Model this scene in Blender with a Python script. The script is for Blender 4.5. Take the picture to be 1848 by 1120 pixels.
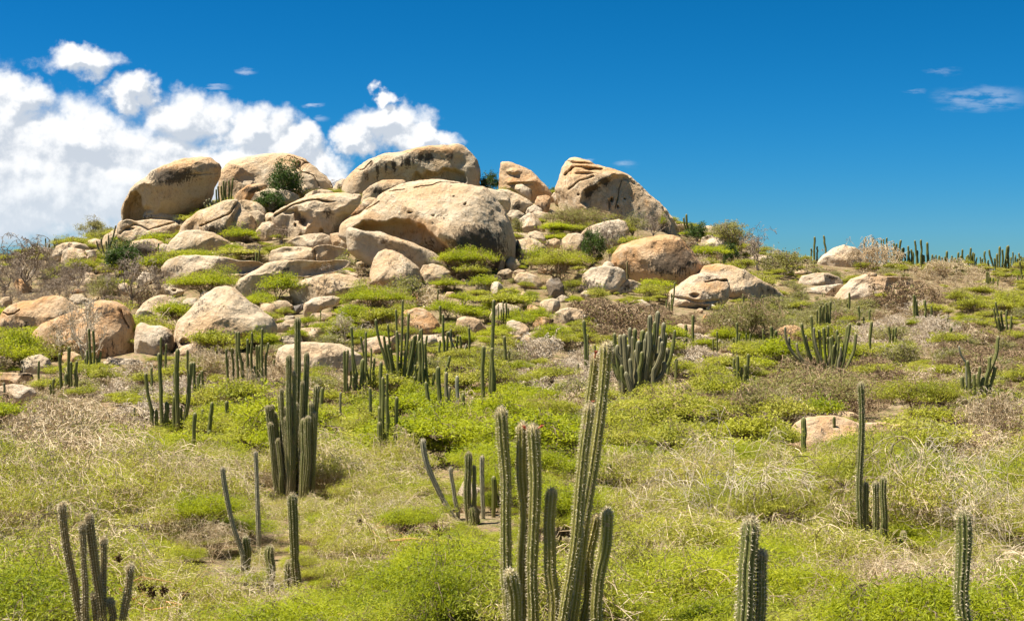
import bpy, math, random
import numpy as np
from mathutils import Vector

# ------------------------------------------------------------------ camera, sky, sun, exposure
sc = bpy.context.scene
for o in list(bpy.data.objects): bpy.data.objects.remove(o)
W0, H0, F, ZC = 1848.0, 1120.0, 2539.0, 1.7          # photograph size, focal length in its pixels, eye height
cam = bpy.data.cameras.new('camera'); camo = bpy.data.objects.new('camera', cam)
sc.collection.objects.link(camo); sc.camera = camo
camo.location = (0, 0, ZC); camo.rotation_euler = (math.radians(90), 0, 0)
cam.sensor_width = 36; cam.lens = 36 * F / W0; cam.clip_start = 0.1; cam.clip_end = 8000

SUN_EL, SUN_AZ = math.radians(66), math.radians(-98)     # azimuth from +Y, clockwise: high sun, from the left
sd = Vector((math.sin(SUN_AZ)*math.cos(SUN_EL), math.cos(SUN_AZ)*math.cos(SUN_EL), math.sin(SUN_EL)))
sun = bpy.data.lights.new('sun', 'SUN'); suno = bpy.data.objects.new('sun', sun)
sun.energy = 4.6; sun.angle = math.radians(0.5); sun.color = (1.0, 0.94, 0.83)
suno.rotation_euler = sd.to_track_quat('Z', 'Y').to_euler(); sc.collection.objects.link(suno)
sc.view_settings.view_transform = 'Standard'; sc.view_settings.look = 'None'
sc.view_settings.exposure = 1.3; sc.view_settings.gamma = 1; sc.view_settings.use_curve_mapping = False

class NT:
    def __init__(s, t): s.t = t; t.nodes.clear()
    def n(s, ty, **kw):
        x = s.t.nodes.new(ty)
        ins = kw.pop('ins', {})
        for k, v in kw.items(): setattr(x, k, v)
        for k, v in ins.items():
            if hasattr(v, 'links') and hasattr(v, 'node'): s.t.links.new(v, x.inputs[k])
            else: x.inputs[k].default_value = v
        return x
    def m(s, op, a, b=None, c=None, clamp=False):
        ins = {0: a}
        if b is not None: ins[1] = b
        if c is not None: ins[2] = c
        return s.n('ShaderNodeMath', operation=op, use_clamp=clamp, ins=ins).outputs[0]
    def vm(s, op, a, b=None):
        ins = {0: a}
        if b is not None: ins[1] = b
        return s.n('ShaderNodeVectorMath', operation=op, ins=ins)
    def mix(s, f, a, b, blend='MIX'):
        x = s.n('ShaderNodeMix', data_type='RGBA', blend_type=blend, ins={0: f})
        for i, v in ((6, a), (7, b)):
            if hasattr(v, 'node'): s.t.links.new(v, x.inputs[i])
            else: x.inputs[i].default_value = (*v, 1) if len(v) == 3 else v
        return x.outputs[2]
    def sstep(s, v, lo, hi, a=0.0, b=1.0):
        return s.n('ShaderNodeMapRange', interpolation_type='SMOOTHSTEP', ins={0: v, 1: lo, 2: hi, 3: a, 4: b}).outputs[0]
    def noise(s, vec, scale, detail=4, rough=0.55, dist=0.0):
        return s.n('ShaderNodeTexNoise', ins={'Vector': vec, 'Scale': scale, 'Detail': detail, 'Roughness': rough, 'Distortion': dist}).outputs['Fac']

world = bpy.data.worlds.new('World'); sc.world = world; world.use_nodes = True
def build_world():
    g = NT(world.node_tree)
    sky = g.n('ShaderNodeTexSky', sky_type='NISHITA', sun_disc=False, sun_elevation=SUN_EL, sun_rotation=SUN_AZ,
              air_density=1.0, dust_density=0.35, ozone_density=2.0, altitude=400)
    hsv = g.n('ShaderNodeHueSaturation', ins={'Hue': 0.505, 'Saturation': 1.35, 'Value': 1.0, 'Color': sky.outputs[0]})
    tc = g.n('ShaderNodeTexCoord')
    sx = g.n('ShaderNodeSeparateXYZ', ins={0: tc.outputs['Generated']})
    y = g.m('MAXIMUM', sx.outputs[1], 0.02)
    k = F / 100.0
    a = g.m('MULTIPLY', g.m('DIVIDE', sx.outputs[0], y), k)     # angular coordinates in the sky, about the +Y axis
    e = g.m('MULTIPLY', g.m('DIVIDE', sx.outputs[2], y), k)
    P0 = g.n('ShaderNodeCombineXYZ', ins={0: a, 1: e, 2: 0.0}).outputs[0]
    cum = [(145,108,80,34),(30,180,80,52),(240,168,52,40),(335,215,92,62),(150,255,175,75),(455,240,85,52),(535,265,58,42),
           (60,330,240,140),(250,330,260,110),(430,310,150,75),(700,228,80,46),(757,250,72,26),(640,250,48,30),(685,180,26,22),(600,315,55,22),
           (-60,250,140,150),(560,300,90,40)]
    def density(P):
        # billowing distortion of the lookup, then the highest of the cloud cells
        nz = g.n('ShaderNodeTexNoise', ins={'Vector': P, 'Scale': 1.5, 'Detail': 7.0, 'Roughness': 0.55})
        off = g.vm('SUBTRACT', nz.outputs['Color'], (0.5, 0.5, 0.5)).outputs[0]
        off = g.vm('MULTIPLY', off, (1.15, 1.0, 0)).outputs[0]
        Pd = g.vm('ADD', P, off).outputs[0]
        best = None
        for (px, py, rx, ry) in cum:
            c = ((px-924)/100, (560-py)/100, 0)
            q = g.vm('MULTIPLY', g.vm('SUBTRACT', Pd, c).outputs[0], (100/rx, 100/ry, 0)).outputs[0]
            v = g.m('SUBTRACT', 1.0, g.vm('LENGTH', q).outputs['Value'])
            best = v if best is None else g.m('SMOOTH_MAX', best, v, 0.12)
        fb = g.noise(P, 1.1, 8, 0.6)
        return g.m('ADD', best, g.m('MULTIPLY', g.m('SUBTRACT', fb, 0.5), 1.0))
    d0 = density(P0)
    d1 = density(g.vm('ADD', P0, (-0.10, 0.20, 0)).outputs[0])
    alpha = g.sstep(d0, -0.12, 0.42)
    lit = g.m('SUBTRACT', d0, d1)
    big = g.noise(P0, 0.85, 7, 0.62, 0.3)
    lf = g.m('ADD', g.m('MULTIPLY', lit, 1.5), g.m('MULTIPLY', g.m('SUBTRACT', big, 0.5), 1.4))
    lf = g.sstep(lf, -0.30, 0.30)
    thin = g.sstep(e, 1.2, 2.9)                       # towards the horizon the bank turns to even grey
    ccol = g.mix(lf, (0.25, 0.275, 0.31), (0.42, 0.425, 0.43))
    ccol = g.mix(g.m('MULTIPLY', g.m('SUBTRACT', 1.0, thin), 0.55), ccol, (0.30, 0.335, 0.37))
    # thin high wisps
    wis = [(1775,178,110,30,0.30),(1700,130,40,7,0.2),(1130,296,26,9,0.3),(1062,290,16,6,0.35),(570,190,20,8,0.5),(445,130,22,9,0.45),(395,157,28,7,0.35),(1650,165,30,5,0.2),(580,215,18,9,0.3)]
    wn = g.n('ShaderNodeTexNoise', ins={'Vector': g.vm('MULTIPLY', P0, (1.2, 4.5, 1)).outputs[0], 'Scale': 1.6, 'Detail': 6.0, 'Roughness': 0.6})
    woff = g.vm('MULTIPLY', g.vm('SUBTRACT', wn.outputs['Color'], (0.5, 0.5, 0.5)).outputs[0], (0.5, 0.25, 0)).outputs[0]
    Pw = g.vm('ADD', P0, woff).outputs[0]
    wa = None
    for (px, py, rx, ry, s_) in wis:
        q = g.vm('MULTIPLY', g.vm('SUBTRACT', Pw, ((px-924)/100, (560-py)/100, 0)).outputs[0], (100/rx, 100/ry, 0)).outputs[0]
        v = g.m('MULTIPLY', g.sstep(g.m('SUBTRACT', 1.0, g.vm('LENGTH', q).outputs['Value']), 0.0, 0.8), s_)
        wa = v if wa is None else g.m('MAXIMUM', wa, v)
    wa = g.m('MULTIPLY', wa, g.sstep(wn.outputs['Fac'], 0.36, 0.62))
    front = g.sstep(sx.outputs[1], 0.1, 0.3)
    alpha = g.m('MULTIPLY', alpha, front); wa = g.m('MULTIPLY', wa, front)
    ccol = g.mix(wa, ccol, ccol)
    sp = g.n('ShaderNodeSeparateColor', ins={0: hsv.outputs[0]})
    K = 0.104
    ch = [g.m('MULTIPLY', g.m('POWER', g.m('MULTIPLY', sp.outputs[i], K), gm), am) for i, (gm, am) in enumerate(((2.2, 0.25), (1.05, 0.275), (1.7, 0.54)))]
    cc = g.n('ShaderNodeCombineColor', ins={0: ch[0], 1: ch[1], 2: ch[2]})
    b1 = g.n('ShaderNodeBackground', ins={'Color': cc.outputs[0], 'Strength': 1.0})
    b2 = g.n('ShaderNodeBackground', ins={'Color': ccol, 'Strength': 1.0})
    b3 = g.n('ShaderNodeBackground', ins={'Color': (0.34, 0.37, 0.42, 1), 'Strength': 1.0})
    m0 = g.n('ShaderNodeMixShader', ins={0: wa, 1: b1.outputs[0], 2: b3.outputs[0]})
    m1 = g.n('ShaderNodeMixShader', ins={0: alpha, 1: m0.outputs[0], 2: b2.outputs[0]})
    g.n('ShaderNodeOutputWorld', ins={'Surface': m1.outputs[0]})
build_world()

# ------------------------------------------------------------------ helpers
rng = np.random.default_rng(7)
REG = {'A': (0,220,3.294), 'B': (400,220,3.294), 'C': (800,220,3.294), 'D': (1200,380,2.852), 'E': (0,500,3.294), 'F': (400,500,3.294),
       'G': (800,500,3.294), 'H': (400,780,3.294), 'J': (800,600,2.155), 'K': (1448,700,2.6675), 'L': (0,780,3.294), 'M': (1100,700,2.6675), 'P': (0,0,1.0)}
def tp(r, x, y):
    a, b, s = REG[r]; return a + x / s, b + y / s
def tag(o, label=None, cat=None, group=None, kind=None):
    if label: o['label'] = label
    if cat: o['category'] = cat
    if group: o['group'] = group
    if kind: o['kind'] = kind
    return o
def hash3(ix, iy, iz, seed):
    h = (ix.astype(np.int64)*374761393 + iy.astype(np.int64)*668265263 + iz.astype(np.int64)*2147483647 + seed*1274126177) & 0xffffffff
    h = ((h ^ (h >> 13)) * 1274126177) & 0xffffffff
    h = (h ^ (h >> 16)) & 0xffffffff
    return h / 4294967295.0
def vnoise(p, seed=0):
    i = np.floor(p); f = p - i; f = f*f*(3-2*f); i = i.astype(np.int64)
    r = 0
    for dx in (0, 1):
        for dy in (0, 1):
            for dz in (0, 1):
                w = (f[:,0] if dx else 1-f[:,0])*(f[:,1] if dy else 1-f[:,1])*(f[:,2] if dz else 1-f[:,2])
                r = r + w*hash3(i[:,0]+dx, i[:,1]+dy, i[:,2]+dz, seed)
    return r*2-1
def fbm(p, seed=0, octv=4, gain=0.5):
    a, s, r = 1.0, 1.0, 0
    for k in range(octv):
        r = r + a*vnoise(p*s, seed+k*17); a *= gain; s *= 2.03
    return r
def mesh_np(name, v, faces, mats, smooth=True, attrs=None, fmat=None):
    me = bpy.data.meshes.new(name)
    v = np.asarray(v, dtype=np.float32)
    me.vertices.add(len(v)); me.vertices.foreach_set('co', v.ravel())
    if isinstance(faces, np.ndarray): faces = [faces]
    loops = np.concatenate([f.ravel() for f in faces]); tot = np.concatenate([np.full(len(f), f.shape[1]) for f in faces])
    me.loops.add(len(loops)); me.loops.foreach_set('vertex_index', loops.astype(np.int32))
    me.polygons.add(len(tot)); st = np.concatenate([[0], np.cumsum(tot)[:-1]])
    me.polygons.foreach_set('loop_start', st.astype(np.int32)); me.polygons.foreach_set('loop_total', tot.astype(np.int32))
    for m in mats: me.materials.append(m)
    if fmat is not None: me.polygons.foreach_set('material_index', fmat.astype(np.int32))
    me.polygons.foreach_set('use_smooth', np.full(len(tot), smooth))
    for k, a in (attrs or {}).items():
        at_ = me.attributes.new(k, 'FLOAT', 'POINT'); at_.data.foreach_set('value', np.asarray(a, dtype=np.float32))
    me.update(calc_edges=True); me.validate()
    return me
def link(name, me, loc=(0,0,0), parent=None):
    o = bpy.data.objects.new(name, me); sc.collection.objects.link(o); o.location = loc
    if parent: o.parent = parent
    return o

# ------------------------------------------------------------------ terrain
RX = np.array([-700,-200,0,100,200,260,350,450,620,880,1010,1120,1230,1300,1400,1520,1620,1848,2100,2700])
RY = np.array([ 490, 478,468,452,425,400,372,355,348,348,350,372,405,425,465,480,483,485,488,496])
GT, GV = [0,.11,.23,.45,.68,.85,1.0], [0,.16,.33,.58,.80,.915,1.0]
ND, NS = [3,6,9,12,16,22,30,40,55,70], [2700,1990,1530,1285,1160,1062,965,873,777,700]
DR, D70 = 158.0, 70.0
def scr(px, D):
    px = np.asarray(px, float); D = np.asarray(D, float)
    R = np.interp(px, RX, RY)
    t = np.clip((D-D70)/(DR-D70), 0, 1)
    s = np.where(D <= D70, np.interp(D, ND, NS), 700+(R-700)*np.interp(t, GT, GV))
    return s
def H(X, Y):
    X = np.asarray(X, float); Y = np.asarray(Y, float)
    X, Y = np.broadcast_arrays(X, Y)
    Yc = np.clip(Y, 3, DR)
    acc = 0
    for dy in (-2.4, -1.2, 0, 1.2, 2.4):                       # light smoothing along the slope
        yy = np.clip(Yc*(1+dy*0.02), 3, DR)
        px = 924 + F*X/np.maximum(Yc, 12)
        acc = acc + ZC + (560-scr(px, yy))/F*yy
    z = acc/5
    z = np.where(Y < 3, z*np.clip((Y+3)/6, 0, 1), z)
    over = np.maximum(Y-DR, 0)
    z = z - 0.16*over*np.clip(over/40, 0, 1)*np.exp(-over/260) - np.clip(over/300, 0, 1)*3
    p = np.stack([X.ravel()*0.16, Y.ravel()*0.16, np.zeros(X.size)], 1)
    z = z + (fbm(p, 3, 4)*0.22).reshape(X.shape)*np.clip((Y-4)/10, 0, 1)
    return z
def ground_D(px, py):
    Ds = np.concatenate([np.linspace(5, 70, 200), np.linspace(70.5, DR, 200)])
    s = scr(np.full(Ds.shape, px), Ds)
    return float(np.interp(-py, -s, Ds))
def w3(px, py, D): return Vector(((px-924)/F*D, D, ZC+(560-py)/F*D))

def coords(g): 
    return g.n('ShaderNodeTexCoord').outputs['Object'], g.n('ShaderNodeNewGeometry').outputs['Position']
def mat_new(name):
    m = bpy.data.materials.new(name); m.use_nodes = True; return m, NT(m.node_tree)

def mat_ground():
    m, g = mat_new('soil')
    _, pos = coords(g)
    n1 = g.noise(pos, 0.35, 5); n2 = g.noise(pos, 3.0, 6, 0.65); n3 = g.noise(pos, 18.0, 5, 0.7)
    c = g.mix(g.sstep(n1, 0.35, 0.65), (0.24, 0.155, 0.085), (0.34, 0.25, 0.155))
    c = g.mix(g.sstep(n2, 0.45, 0.62, 0, 0.75), c, (0.11, 0.125, 0.03))
    c = g.mix(g.sstep(n3, 0.46, 0.62, 0, 0.75), c, (0.085, 0.06, 0.035))  # dark litter flecks, painting the shade of scrub gaps into the soil colour
    b = g.n('ShaderNodeBump', ins={'Strength': 0.7, 'Distance': 0.15, 'Height': g.m('ADD', n2, g.m('MULTIPLY', n3, 0.35))})
    p = g.n('ShaderNodeBsdfPrincipled', ins={'Base Color': c, 'Roughness': 0.95, 'Normal': b.outputs[0], 'Specular IOR Level': 0.1})
    g.n('ShaderNodeOutputMaterial', ins={0: p.outputs[0]}); return m

def mat_rock(name, light, warm, pale, dark, patch=0.5):
    m, g = mat_new(name)
    obj, pos = coords(g)
    info = g.n('ShaderNodeObjectInfo')
    r = info.outputs['Random']
    off = g.n('ShaderNodeCombineXYZ', ins={0: g.m('MULTIPLY', r, 37.0), 1: g.m('MULTIPLY', r, 91.0), 2: g.m('MULTIPLY', r, 53.0)}).outputs[0]
    P = g.vm('ADD', pos, off).outputs[0]
    nb = g.noise(P, 0.22, 6, 0.6, 0.4); nm = g.noise(P, 1.1, 7, 0.65, 0.3); nf = g.noise(P, 6.0, 6, 0.7); nff = g.noise(P, 24.0, 4, 0.7)
    stretch = g.vm('MULTIPLY', P, (1.6, 1.6, 0.22)).outputs[0]
    ns = g.noise(stretch, 1.3, 6, 0.65, 0.2)
    c = g.mix(g.sstep(nb, 0.40, 0.60), light, warm)
    mid_ = g.noise(P, 2.6, 6, 0.72, 0.5)
    c = g.mix(g.sstep(mid_, 0.50, 0.68, 0, 0.42), c, (light[0]*.62, light[1]*.55, light[2]*.48))
    c = g.mix(g.sstep(nm, 0.46, 0.68, 0, 0.75), c, pale)
    c = g.mix(g.sstep(ns, 0.54, 0.72, 0, 0.35*patch*2), c, dark)                      # water streaks
    c = g.mix(g.sstep(g.m('MULTIPLY', nf, nm), 0.28, 0.42, 0, 0.35), c, (warm[0]*0.8, warm[1]*0.72, warm[2]*0.6))
    st = g.n('ShaderNodeAttribute', attribute_name='stain').outputs['Fac']
    nfs = g.m('ADD', g.m('MULTIPLY', nf, 0.55), g.m('MULTIPLY', g.noise(g.vm('MULTIPLY', P, (2.2, 2.2, 0.45)).outputs[0], 2.2, 5, 0.7), 0.6))
    sm = g.sstep(g.m('ADD', g.m('MULTIPLY', st, 0.85), g.m('MULTIPLY', g.m('SUBTRACT', nfs, 0.57), 2.2)), 0.34, 0.62)
    sm = g.m('MULTIPLY', sm, g.sstep(st, 0.02, 0.25))
    c = g.mix(g.m('MULTIPLY', sm, 0.9), c, (0.055, 0.042, 0.03))
    sp = g.sstep(nff, 0.62, 0.72, 0, 0.4)                                           # lichen and grain specks
    c = g.mix(sp, c, (0.16, 0.125, 0.09))
    pit = g.sstep(g.noise(g.vm('MULTIPLY', P, (1.0, 1.0, 0.7)).outputs[0], 3.2, 7, 0.78, 0.6), 0.53, 0.64, 0, 0.75)
    c = g.mix(g.m('MULTIPLY', pit, g.sstep(nb, 0.36, 0.58, .15, 1)), c, (0.19, 0.135, 0.085))
    ln = g.m('ABSOLUTE', g.m('SUBTRACT', g.noise(P, 0.55, 5, 0.55, 0.8), 0.5))
    lnm = g.m('MULTIPLY', g.sstep(ln, 0.0, 0.010, 1, 0), g.sstep(g.noise(P, 0.4, 2), 0.52, 0.6))
    c = g.mix(g.m('MULTIPLY', lnm, 0.6), c, (0.14, 0.10, 0.065))
    c = g.mix(g.sstep(nff, 0.28, 0.38, 0.35, 0), c, (0.62, 0.56, 0.48))
    wa = g.n('ShaderNodeAttribute', attribute_name='warm').outputs['Fac']
    c = g.mix(g.m('MULTIPLY', wa, g.sstep(nm, 0.3, 0.6, 0.3, 0.9)), c, (0.56, 0.31, 0.13))
    hgt = g.m('ADD', g.m('ADD', g.m('MULTIPLY', nm, 1.0), g.m('MULTIPLY', nf, 0.42)), g.m('SUBTRACT', g.m('MULTIPLY', nff, 0.12), g.m('MULTIPLY', lnm, 0.5)))
    b = g.n('ShaderNodeBump', ins={'Strength': 0.65, 'Distance': 0.5, 'Height': hgt})
    p = g.n('ShaderNodeBsdfPrincipled', ins={'Base Color': c, 'Roughness': 0.92, 'Normal': b.outputs[0], 'Specular IOR Level': 0.15})
    g.n('ShaderNodeOutputMaterial', ins={0: p.outputs[0]}); return m

RM = {'tan': mat_rock('granite_tan', (0.58,0.45,0.30), (0.56,0.39,0.225), (0.64,0.54,0.395), (0.24,0.17,0.11)),
      'orange': mat_rock('granite_orange', (0.56,0.38,0.22), (0.54,0.29,0.125), (0.60,0.47,0.32), (0.17,0.11,0.07)),
      'pale': mat_rock('granite_pale', (0.60,0.48,0.34), (0.57,0.39,0.23), (0.68,0.59,0.45), (0.34,0.26,0.19), 0.3),
      'grey': mat_rock('granite_grey', (0.52,0.415,0.285), (0.53,0.375,0.22), (0.56,0.475,0.35), (0.21,0.16,0.11)),
      'dark': mat_rock('granite_dark', (0.22,0.19,0.16), (0.24,0.18,0.12), (0.28,0.26,0.23), (0.07,0.06,0.05))}

def build_ground():
    ys = np.concatenate([np.linspace(-60, 2, 16), np.linspace(3, 30, 70), np.linspace(30.5, 175, 220), np.geomspace(178, 6000, 34)])
    us = np.concatenate([np.linspace(-3.0, -0.5, 14, endpoint=False), np.linspace(-0.5, 0.5, 240), np.linspace(0.52, 3.0, 14)])
    Y, U = np.meshgrid(ys, us, indexing='ij')
    X = U*(np.maximum(Y, 0)+14)
    Z = H(X, Y)
    v = np.stack([X.ravel(), Y.ravel(), Z.ravel()], 1)
    n, k = len(ys), len(us)
    i = np.arange(n-1)[:, None]*k + np.arange(k-1)[None, :]
    f = np.stack([i, i+1, i+k+1, i+k], -1).reshape(-1, 4)
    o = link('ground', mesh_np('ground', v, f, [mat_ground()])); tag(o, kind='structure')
build_ground()

# ------------------------------------------------------------------ boulders
def seg_dist(P, a, b):
    ab = b-a; t = np.clip(((P-a)@ab)/(ab@ab+1e-9), 0, 1)
    return np.linalg.norm(P-(a+t[:, None]*ab), axis=1)
def in_poly(P, poly):
    x, y = P[:, 0], P[:, 1]; ins = np.zeros(len(P), bool); j = len(poly)-1
    for i in range(len(poly)):
        xi, yi = poly[i]; xj, yj = poly[j]
        c = ((yi > y) != (yj > y)) & (x < (xj-xi)*(y-yi)/((yj-yi) or 1e-9)+xi); ins ^= c; j = i
    return ins
def centroid(p):
    x, y = p[:, 0], p[:, 1]; x1, y1 = np.roll(x, -1), np.roll(y, -1); cr = x*y1-x1*y; A = cr.sum()/2
    return np.array([((x+x1)*cr).sum()/(6*A), ((y+y1)*cr).sum()/(6*A)])
ROCKS = []      # (polygon in angular px, D) used to keep scrub from growing through them
rseed = [100]
def rock(r, pts, label, tone='tan', T=0.62, lean=0.6, D=None, dents=(), cracks=(), stains=(), warms=(), facets=2, rough=0.8, hero=False, name='boulder', q=2.0, p=2.6, sink=0.0, bury=1.0, group=None):
    rseed[0] += 1; sdn = rseed[0]; rr = np.random.default_rng(sdn)
    poly = np.array([tp(r, *a) for a in pts]); yb = poly[:, 1].max(); c = centroid(poly)
    if D is None: D = ground_D(c[0], min(yb-1.5, 1100))
    S = REG[r][2]
    ROCKS.append((poly, D))
    m = D/F                                                 # metres per photo px at that distance
    wd, ht = np.ptp(poly[:, 0])*m, np.ptp(poly[:, 1])*m
    px_size = max(np.ptp(poly[:, 0]), np.ptp(poly[:, 1]))
    N = int(np.clip(px_size*(3.0 if hero else 2.2), 40, 520)); K = int(np.clip(px_size*(0.55 if hero else 0.35), 10, 90)); KB = max(6, K//4)
    th = np.linspace(0, 2*np.pi, N, endpoint=False); rad = np.zeros(N)
    d = np.stack([np.cos(th), np.sin(th)], 1)
    for i in range(len(poly)):
        a, b = poly[i]-c, poly[(i+1) % len(poly)]-c; e = b-a
        den = d[:, 0]*e[1]-d[:, 1]*e[0]; den = np.where(abs(den) < 1e-9, 1e-9, den)
        t = (a[0]*e[1]-a[1]*e[0])/den; s = (a[0]*d[:, 1]-a[1]*d[:, 0])/den
        ok = (s >= -1e-6) & (s <= 1+1e-6) & (t > 0); rad = np.where(ok, np.maximum(rad, t), rad)
    k = max(1, int(N*(0.004 if hero else 0.008))); ker = np.hanning(2*k+3)[1:-1]; ker /= ker.sum()
    rad = np.convolve(np.concatenate([rad[-k-1:], rad, rad[:k+1]]), ker, 'same')[k+1:-k-1]
    half = T*min(wd, ht*1.35)*0.5*1.15
    half = max(half, 0.28*ht)
    sf = np.sin(np.linspace(np.pi/2, 0.0, K+1))[:-1]; sb = np.sin(np.linspace(np.pi/2, 0, KB+1))[1:-1]
    def ring(s, sign):
        dep = half*(1-np.clip(s, 0, 1)**p)**(1/q)*sign
        return np.stack([d[:, 0]*rad*s*m, np.full(N, -dep), -d[:, 1]*rad*s*m], 1)
    rings = [ring(s, 1) for s in sf] + [np.array([[0, -half, 0]])] + [ring(s, -1) for s in sb] + [np.array([[0, half, 0]])]
    v = np.concatenate(rings)
    sv = np.concatenate([np.repeat(sf, N), [0], np.repeat(sb, N), [0]])
    front = v[:, 1] <= 1e-6
    hz = np.clip(v[:, 2]/(ht*0.5+1e-6), -1.2, 1.2)
    v[:, 1] += np.where(front, lean*half*hz*(1-sv**2.0), 0)
    # soft flat faces left by splitting
    for j in range(facets):
        nrm = np.array([rr.normal()*0.75, -1.0, rr.normal()*0.55+0.1]); nrm /= np.linalg.norm(nrm)
        dd = v@nrm; lim = np.quantile(dd, rr.uniform(0.80, 0.93)); ex = np.maximum(dd-lim, 0)
        v -= nrm[None, :]*(ex*0.85*front*(1-sv**6))[:, None]
    base = v.copy(); sc_ = max(wd, ht)
    fr = 2.6/sc_
    amp = (1-sv**8*0.82)
    o1 = fbm(base*fr+sdn*3.1, sdn, 3)*0.055*sc_*rough
    rid = 1-np.abs(fbm(base*fr*1.7+sdn, sdn+5, 4))*2
    o2 = fbm(base*0.75+sdn, sdn+9, 5, 0.55)*0.14*rough*min(1, sc_/5) + np.minimum(rid, 0)*0.012*sc_*rough
    v[:, 1] += -(o1+o2)*amp*np.where(front, 1, -1)
    jit = np.stack([fbm(base*0.9+j*31.7+sdn, sdn+20+j, 4, 0.55) for j in (0, 1)], 1)
    v[:, 0] += jit[:, 0]*0.006*sc_*rough + jit[:, 0]*0.05; v[:, 2] += jit[:, 1]*0.006*sc_*rough + jit[:, 1]*0.05
    lowz = np.clip(-base[:, 2]/(ht*0.5), 0, 1.5); v[:, 2] -= (0.16*ht+0.22*half)*bury*lowz**1.6
    Pp = np.stack([c[0]+base[:, 0]/m, c[1]-base[:, 2]/m], 1)      # where each vertex lies on the traced face
    stain = np.zeros(len(v)); warm = np.zeros(len(v)); wob = fbm(np.stack([Pp[:, 0]*0.09, Pp[:, 1]*0.09, np.zeros(len(v))], 1), sdn+40, 3)
    for dn in dents:
        if len(dn) == 5:
            cx, cy = tp(r, dn[0], dn[1]); rx, ry, dep = dn[2]/S, dn[3]/S, dn[4]*.6
            e = np.sqrt(((Pp[:, 0]-cx)/rx)**2+((Pp[:, 1]-cy)/ry)**2)+wob*0.18
            w = np.clip(1.25-e, 0, 1); w = w*w*(3-2*w)
        else:
            pl = np.array([tp(r, *a) for a in dn[0]]); dep, soft = dn[1]*.6, dn[2]
            ds = np.min([seg_dist(Pp, pl[i], pl[(i+1) % len(pl)]) for i in range(len(pl))], axis=0)
            sg = np.where(in_poly(Pp, pl), ds, -ds)+wob*1.2
            w = np.clip(sg/soft+0.5, 0, 1); w = w*w*(3-2*w)
        v[:, 1] += w*dep*front
    for cr in cracks:
        pl = np.array([tp(r, *a) for a in cr[0]]); wpx, dep = cr[1]/S, cr[2]
        ds = np.min([seg_dist(Pp, pl[i], pl[i+1]) for i in range(len(pl)-1)], axis=0)
        v[:, 1] += np.exp(-(ds/(wpx*.6))**2)*dep*.55*front
    for (x, y, rx, ry, a) in stains:
        cx, cy = tp(r, x, y); e = np.sqrt(((Pp[:, 0]-cx)*S/rx/1.15)**2+((Pp[:, 1]-cy)*S/ry/1.15)**2)
        stain = np.maximum(stain, np.clip(1.35-e, 0, 1)*a)
    for (x, y, rx, ry, a) in warms:
        cx, cy = tp(r, x, y); e = np.sqrt(((Pp[:, 0]-cx)*S/rx)**2+((Pp[:, 1]-cy)*S/ry)**2)
        warm = np.maximum(warm, np.clip(1.4-e+wob*0.3, 0, 1)*a)
    if not len(stains) and rr.random() < 0.7:
        stain = np.clip(fbm(base*fr*0.8+7, sdn+60, 3)*1.3-0.25, 0, 0.75)
    stain *= front
    fs = []
    def quad(a0, b0):
        i = np.arange(N); j = (i+1) % N
        fs.append(np.stack([a0+i, b0+i, b0+j, a0+j], 1))
    def tri(a0, cpt, flip=False):
        i = np.arange(N); j = (i+1) % N
        t = np.stack([a0+i, np.full(N, cpt), a0+j], 1)
        return t[:, ::-1] if flip else t
    for kk in range(K-1): quad(kk*N, (kk+1)*N)
    cf = K*N; t1 = tri((K-1)*N, cf)
    b0 = cf+1; i = np.arange(N); j = (i+1) % N
    fs.append(np.stack([j, b0+j, b0+i, i], 1))
    for kk in range(len(sb)-1): fs.append(np.stack([b0+kk*N+j, b0+(kk+1)*N+j, b0+(kk+1)*N+i, b0+kk*N+i], 1))
    cb = len(v)-1; t2 = tri(b0+(len(sb)-1)*N, cb, True)
    mid = w3(c[0], c[1], D)
    # foot of the boulder as origin
    foot = np.array([0, 0, v[:, 2].min()]); v = v-foot
    me = mesh_np(name, v, [np.concatenate(fs), np.concatenate([t1, t2])], [RM[tone]], True, {'stain': stain, 'warm': warm})
    o = link(name, me, (mid.x, D, mid.z+foot[2]-sink))
    tag(o, label, 'boulder' if name == 'boulder' else name, group)
    return o

# --- the boulders of the outcrop, far ones first
rock('A', [(722,500),(735,465),(760,430),(810,375),(870,340),(930,290),(1010,252),(1100,222),(1200,214),(1260,220),(1300,245),(1312,272),(1305,310),(1285,360),(1262,420),(1243,455),(1180,480),(1100,500),(1020,510),(940,510),(870,520),(820,540),(780,562),(755,574),(735,550)],
     'huge tilted boulder at left end of summit with dark oval patch and shadowed hollow', 'grey', T=0.75, lean=-0.35, D=150, hero=True, facets=1,
     dents=[([(755,560),(750,500),(765,460),(800,428),(835,422),(862,440),(862,480),(880,500),(860,520),(800,560)], 3.2, 5), (905,485,40,14,0.8)], stains=[(1060,335,135,55,1.0),(1000,350,70,40,.8)], warms=[(1080,250,240,50,.8),(1250,240,80,30,.6)],
     cracks=[([(1170,335),(1300,312)],6,.5)])
rock('B', [(-18,455),(-14,330),(0,290),(40,245),(110,220),(200,200),(300,188),(370,182),(430,198),(500,225),(560,270),(620,320),(660,365),(668,420),(560,440),(400,480),(200,510),(60,490)],
     'huge domed boulder at the summit behind the dark leafy tree', 'tan', T=0.75, D=157, hero=True, lean=0.5, warms=[(420,230,180,60,.6),(100,300,120,60,.5)],
     cracks=[([(470,285),(500,250),(545,255),(600,300),(655,370)],7,.9),([(475,285),(500,310),(560,330),(600,385)],6,.8),([(400,205),(500,245)],4,.4)], dents=[(465,262,16,22,1.2)])
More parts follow.
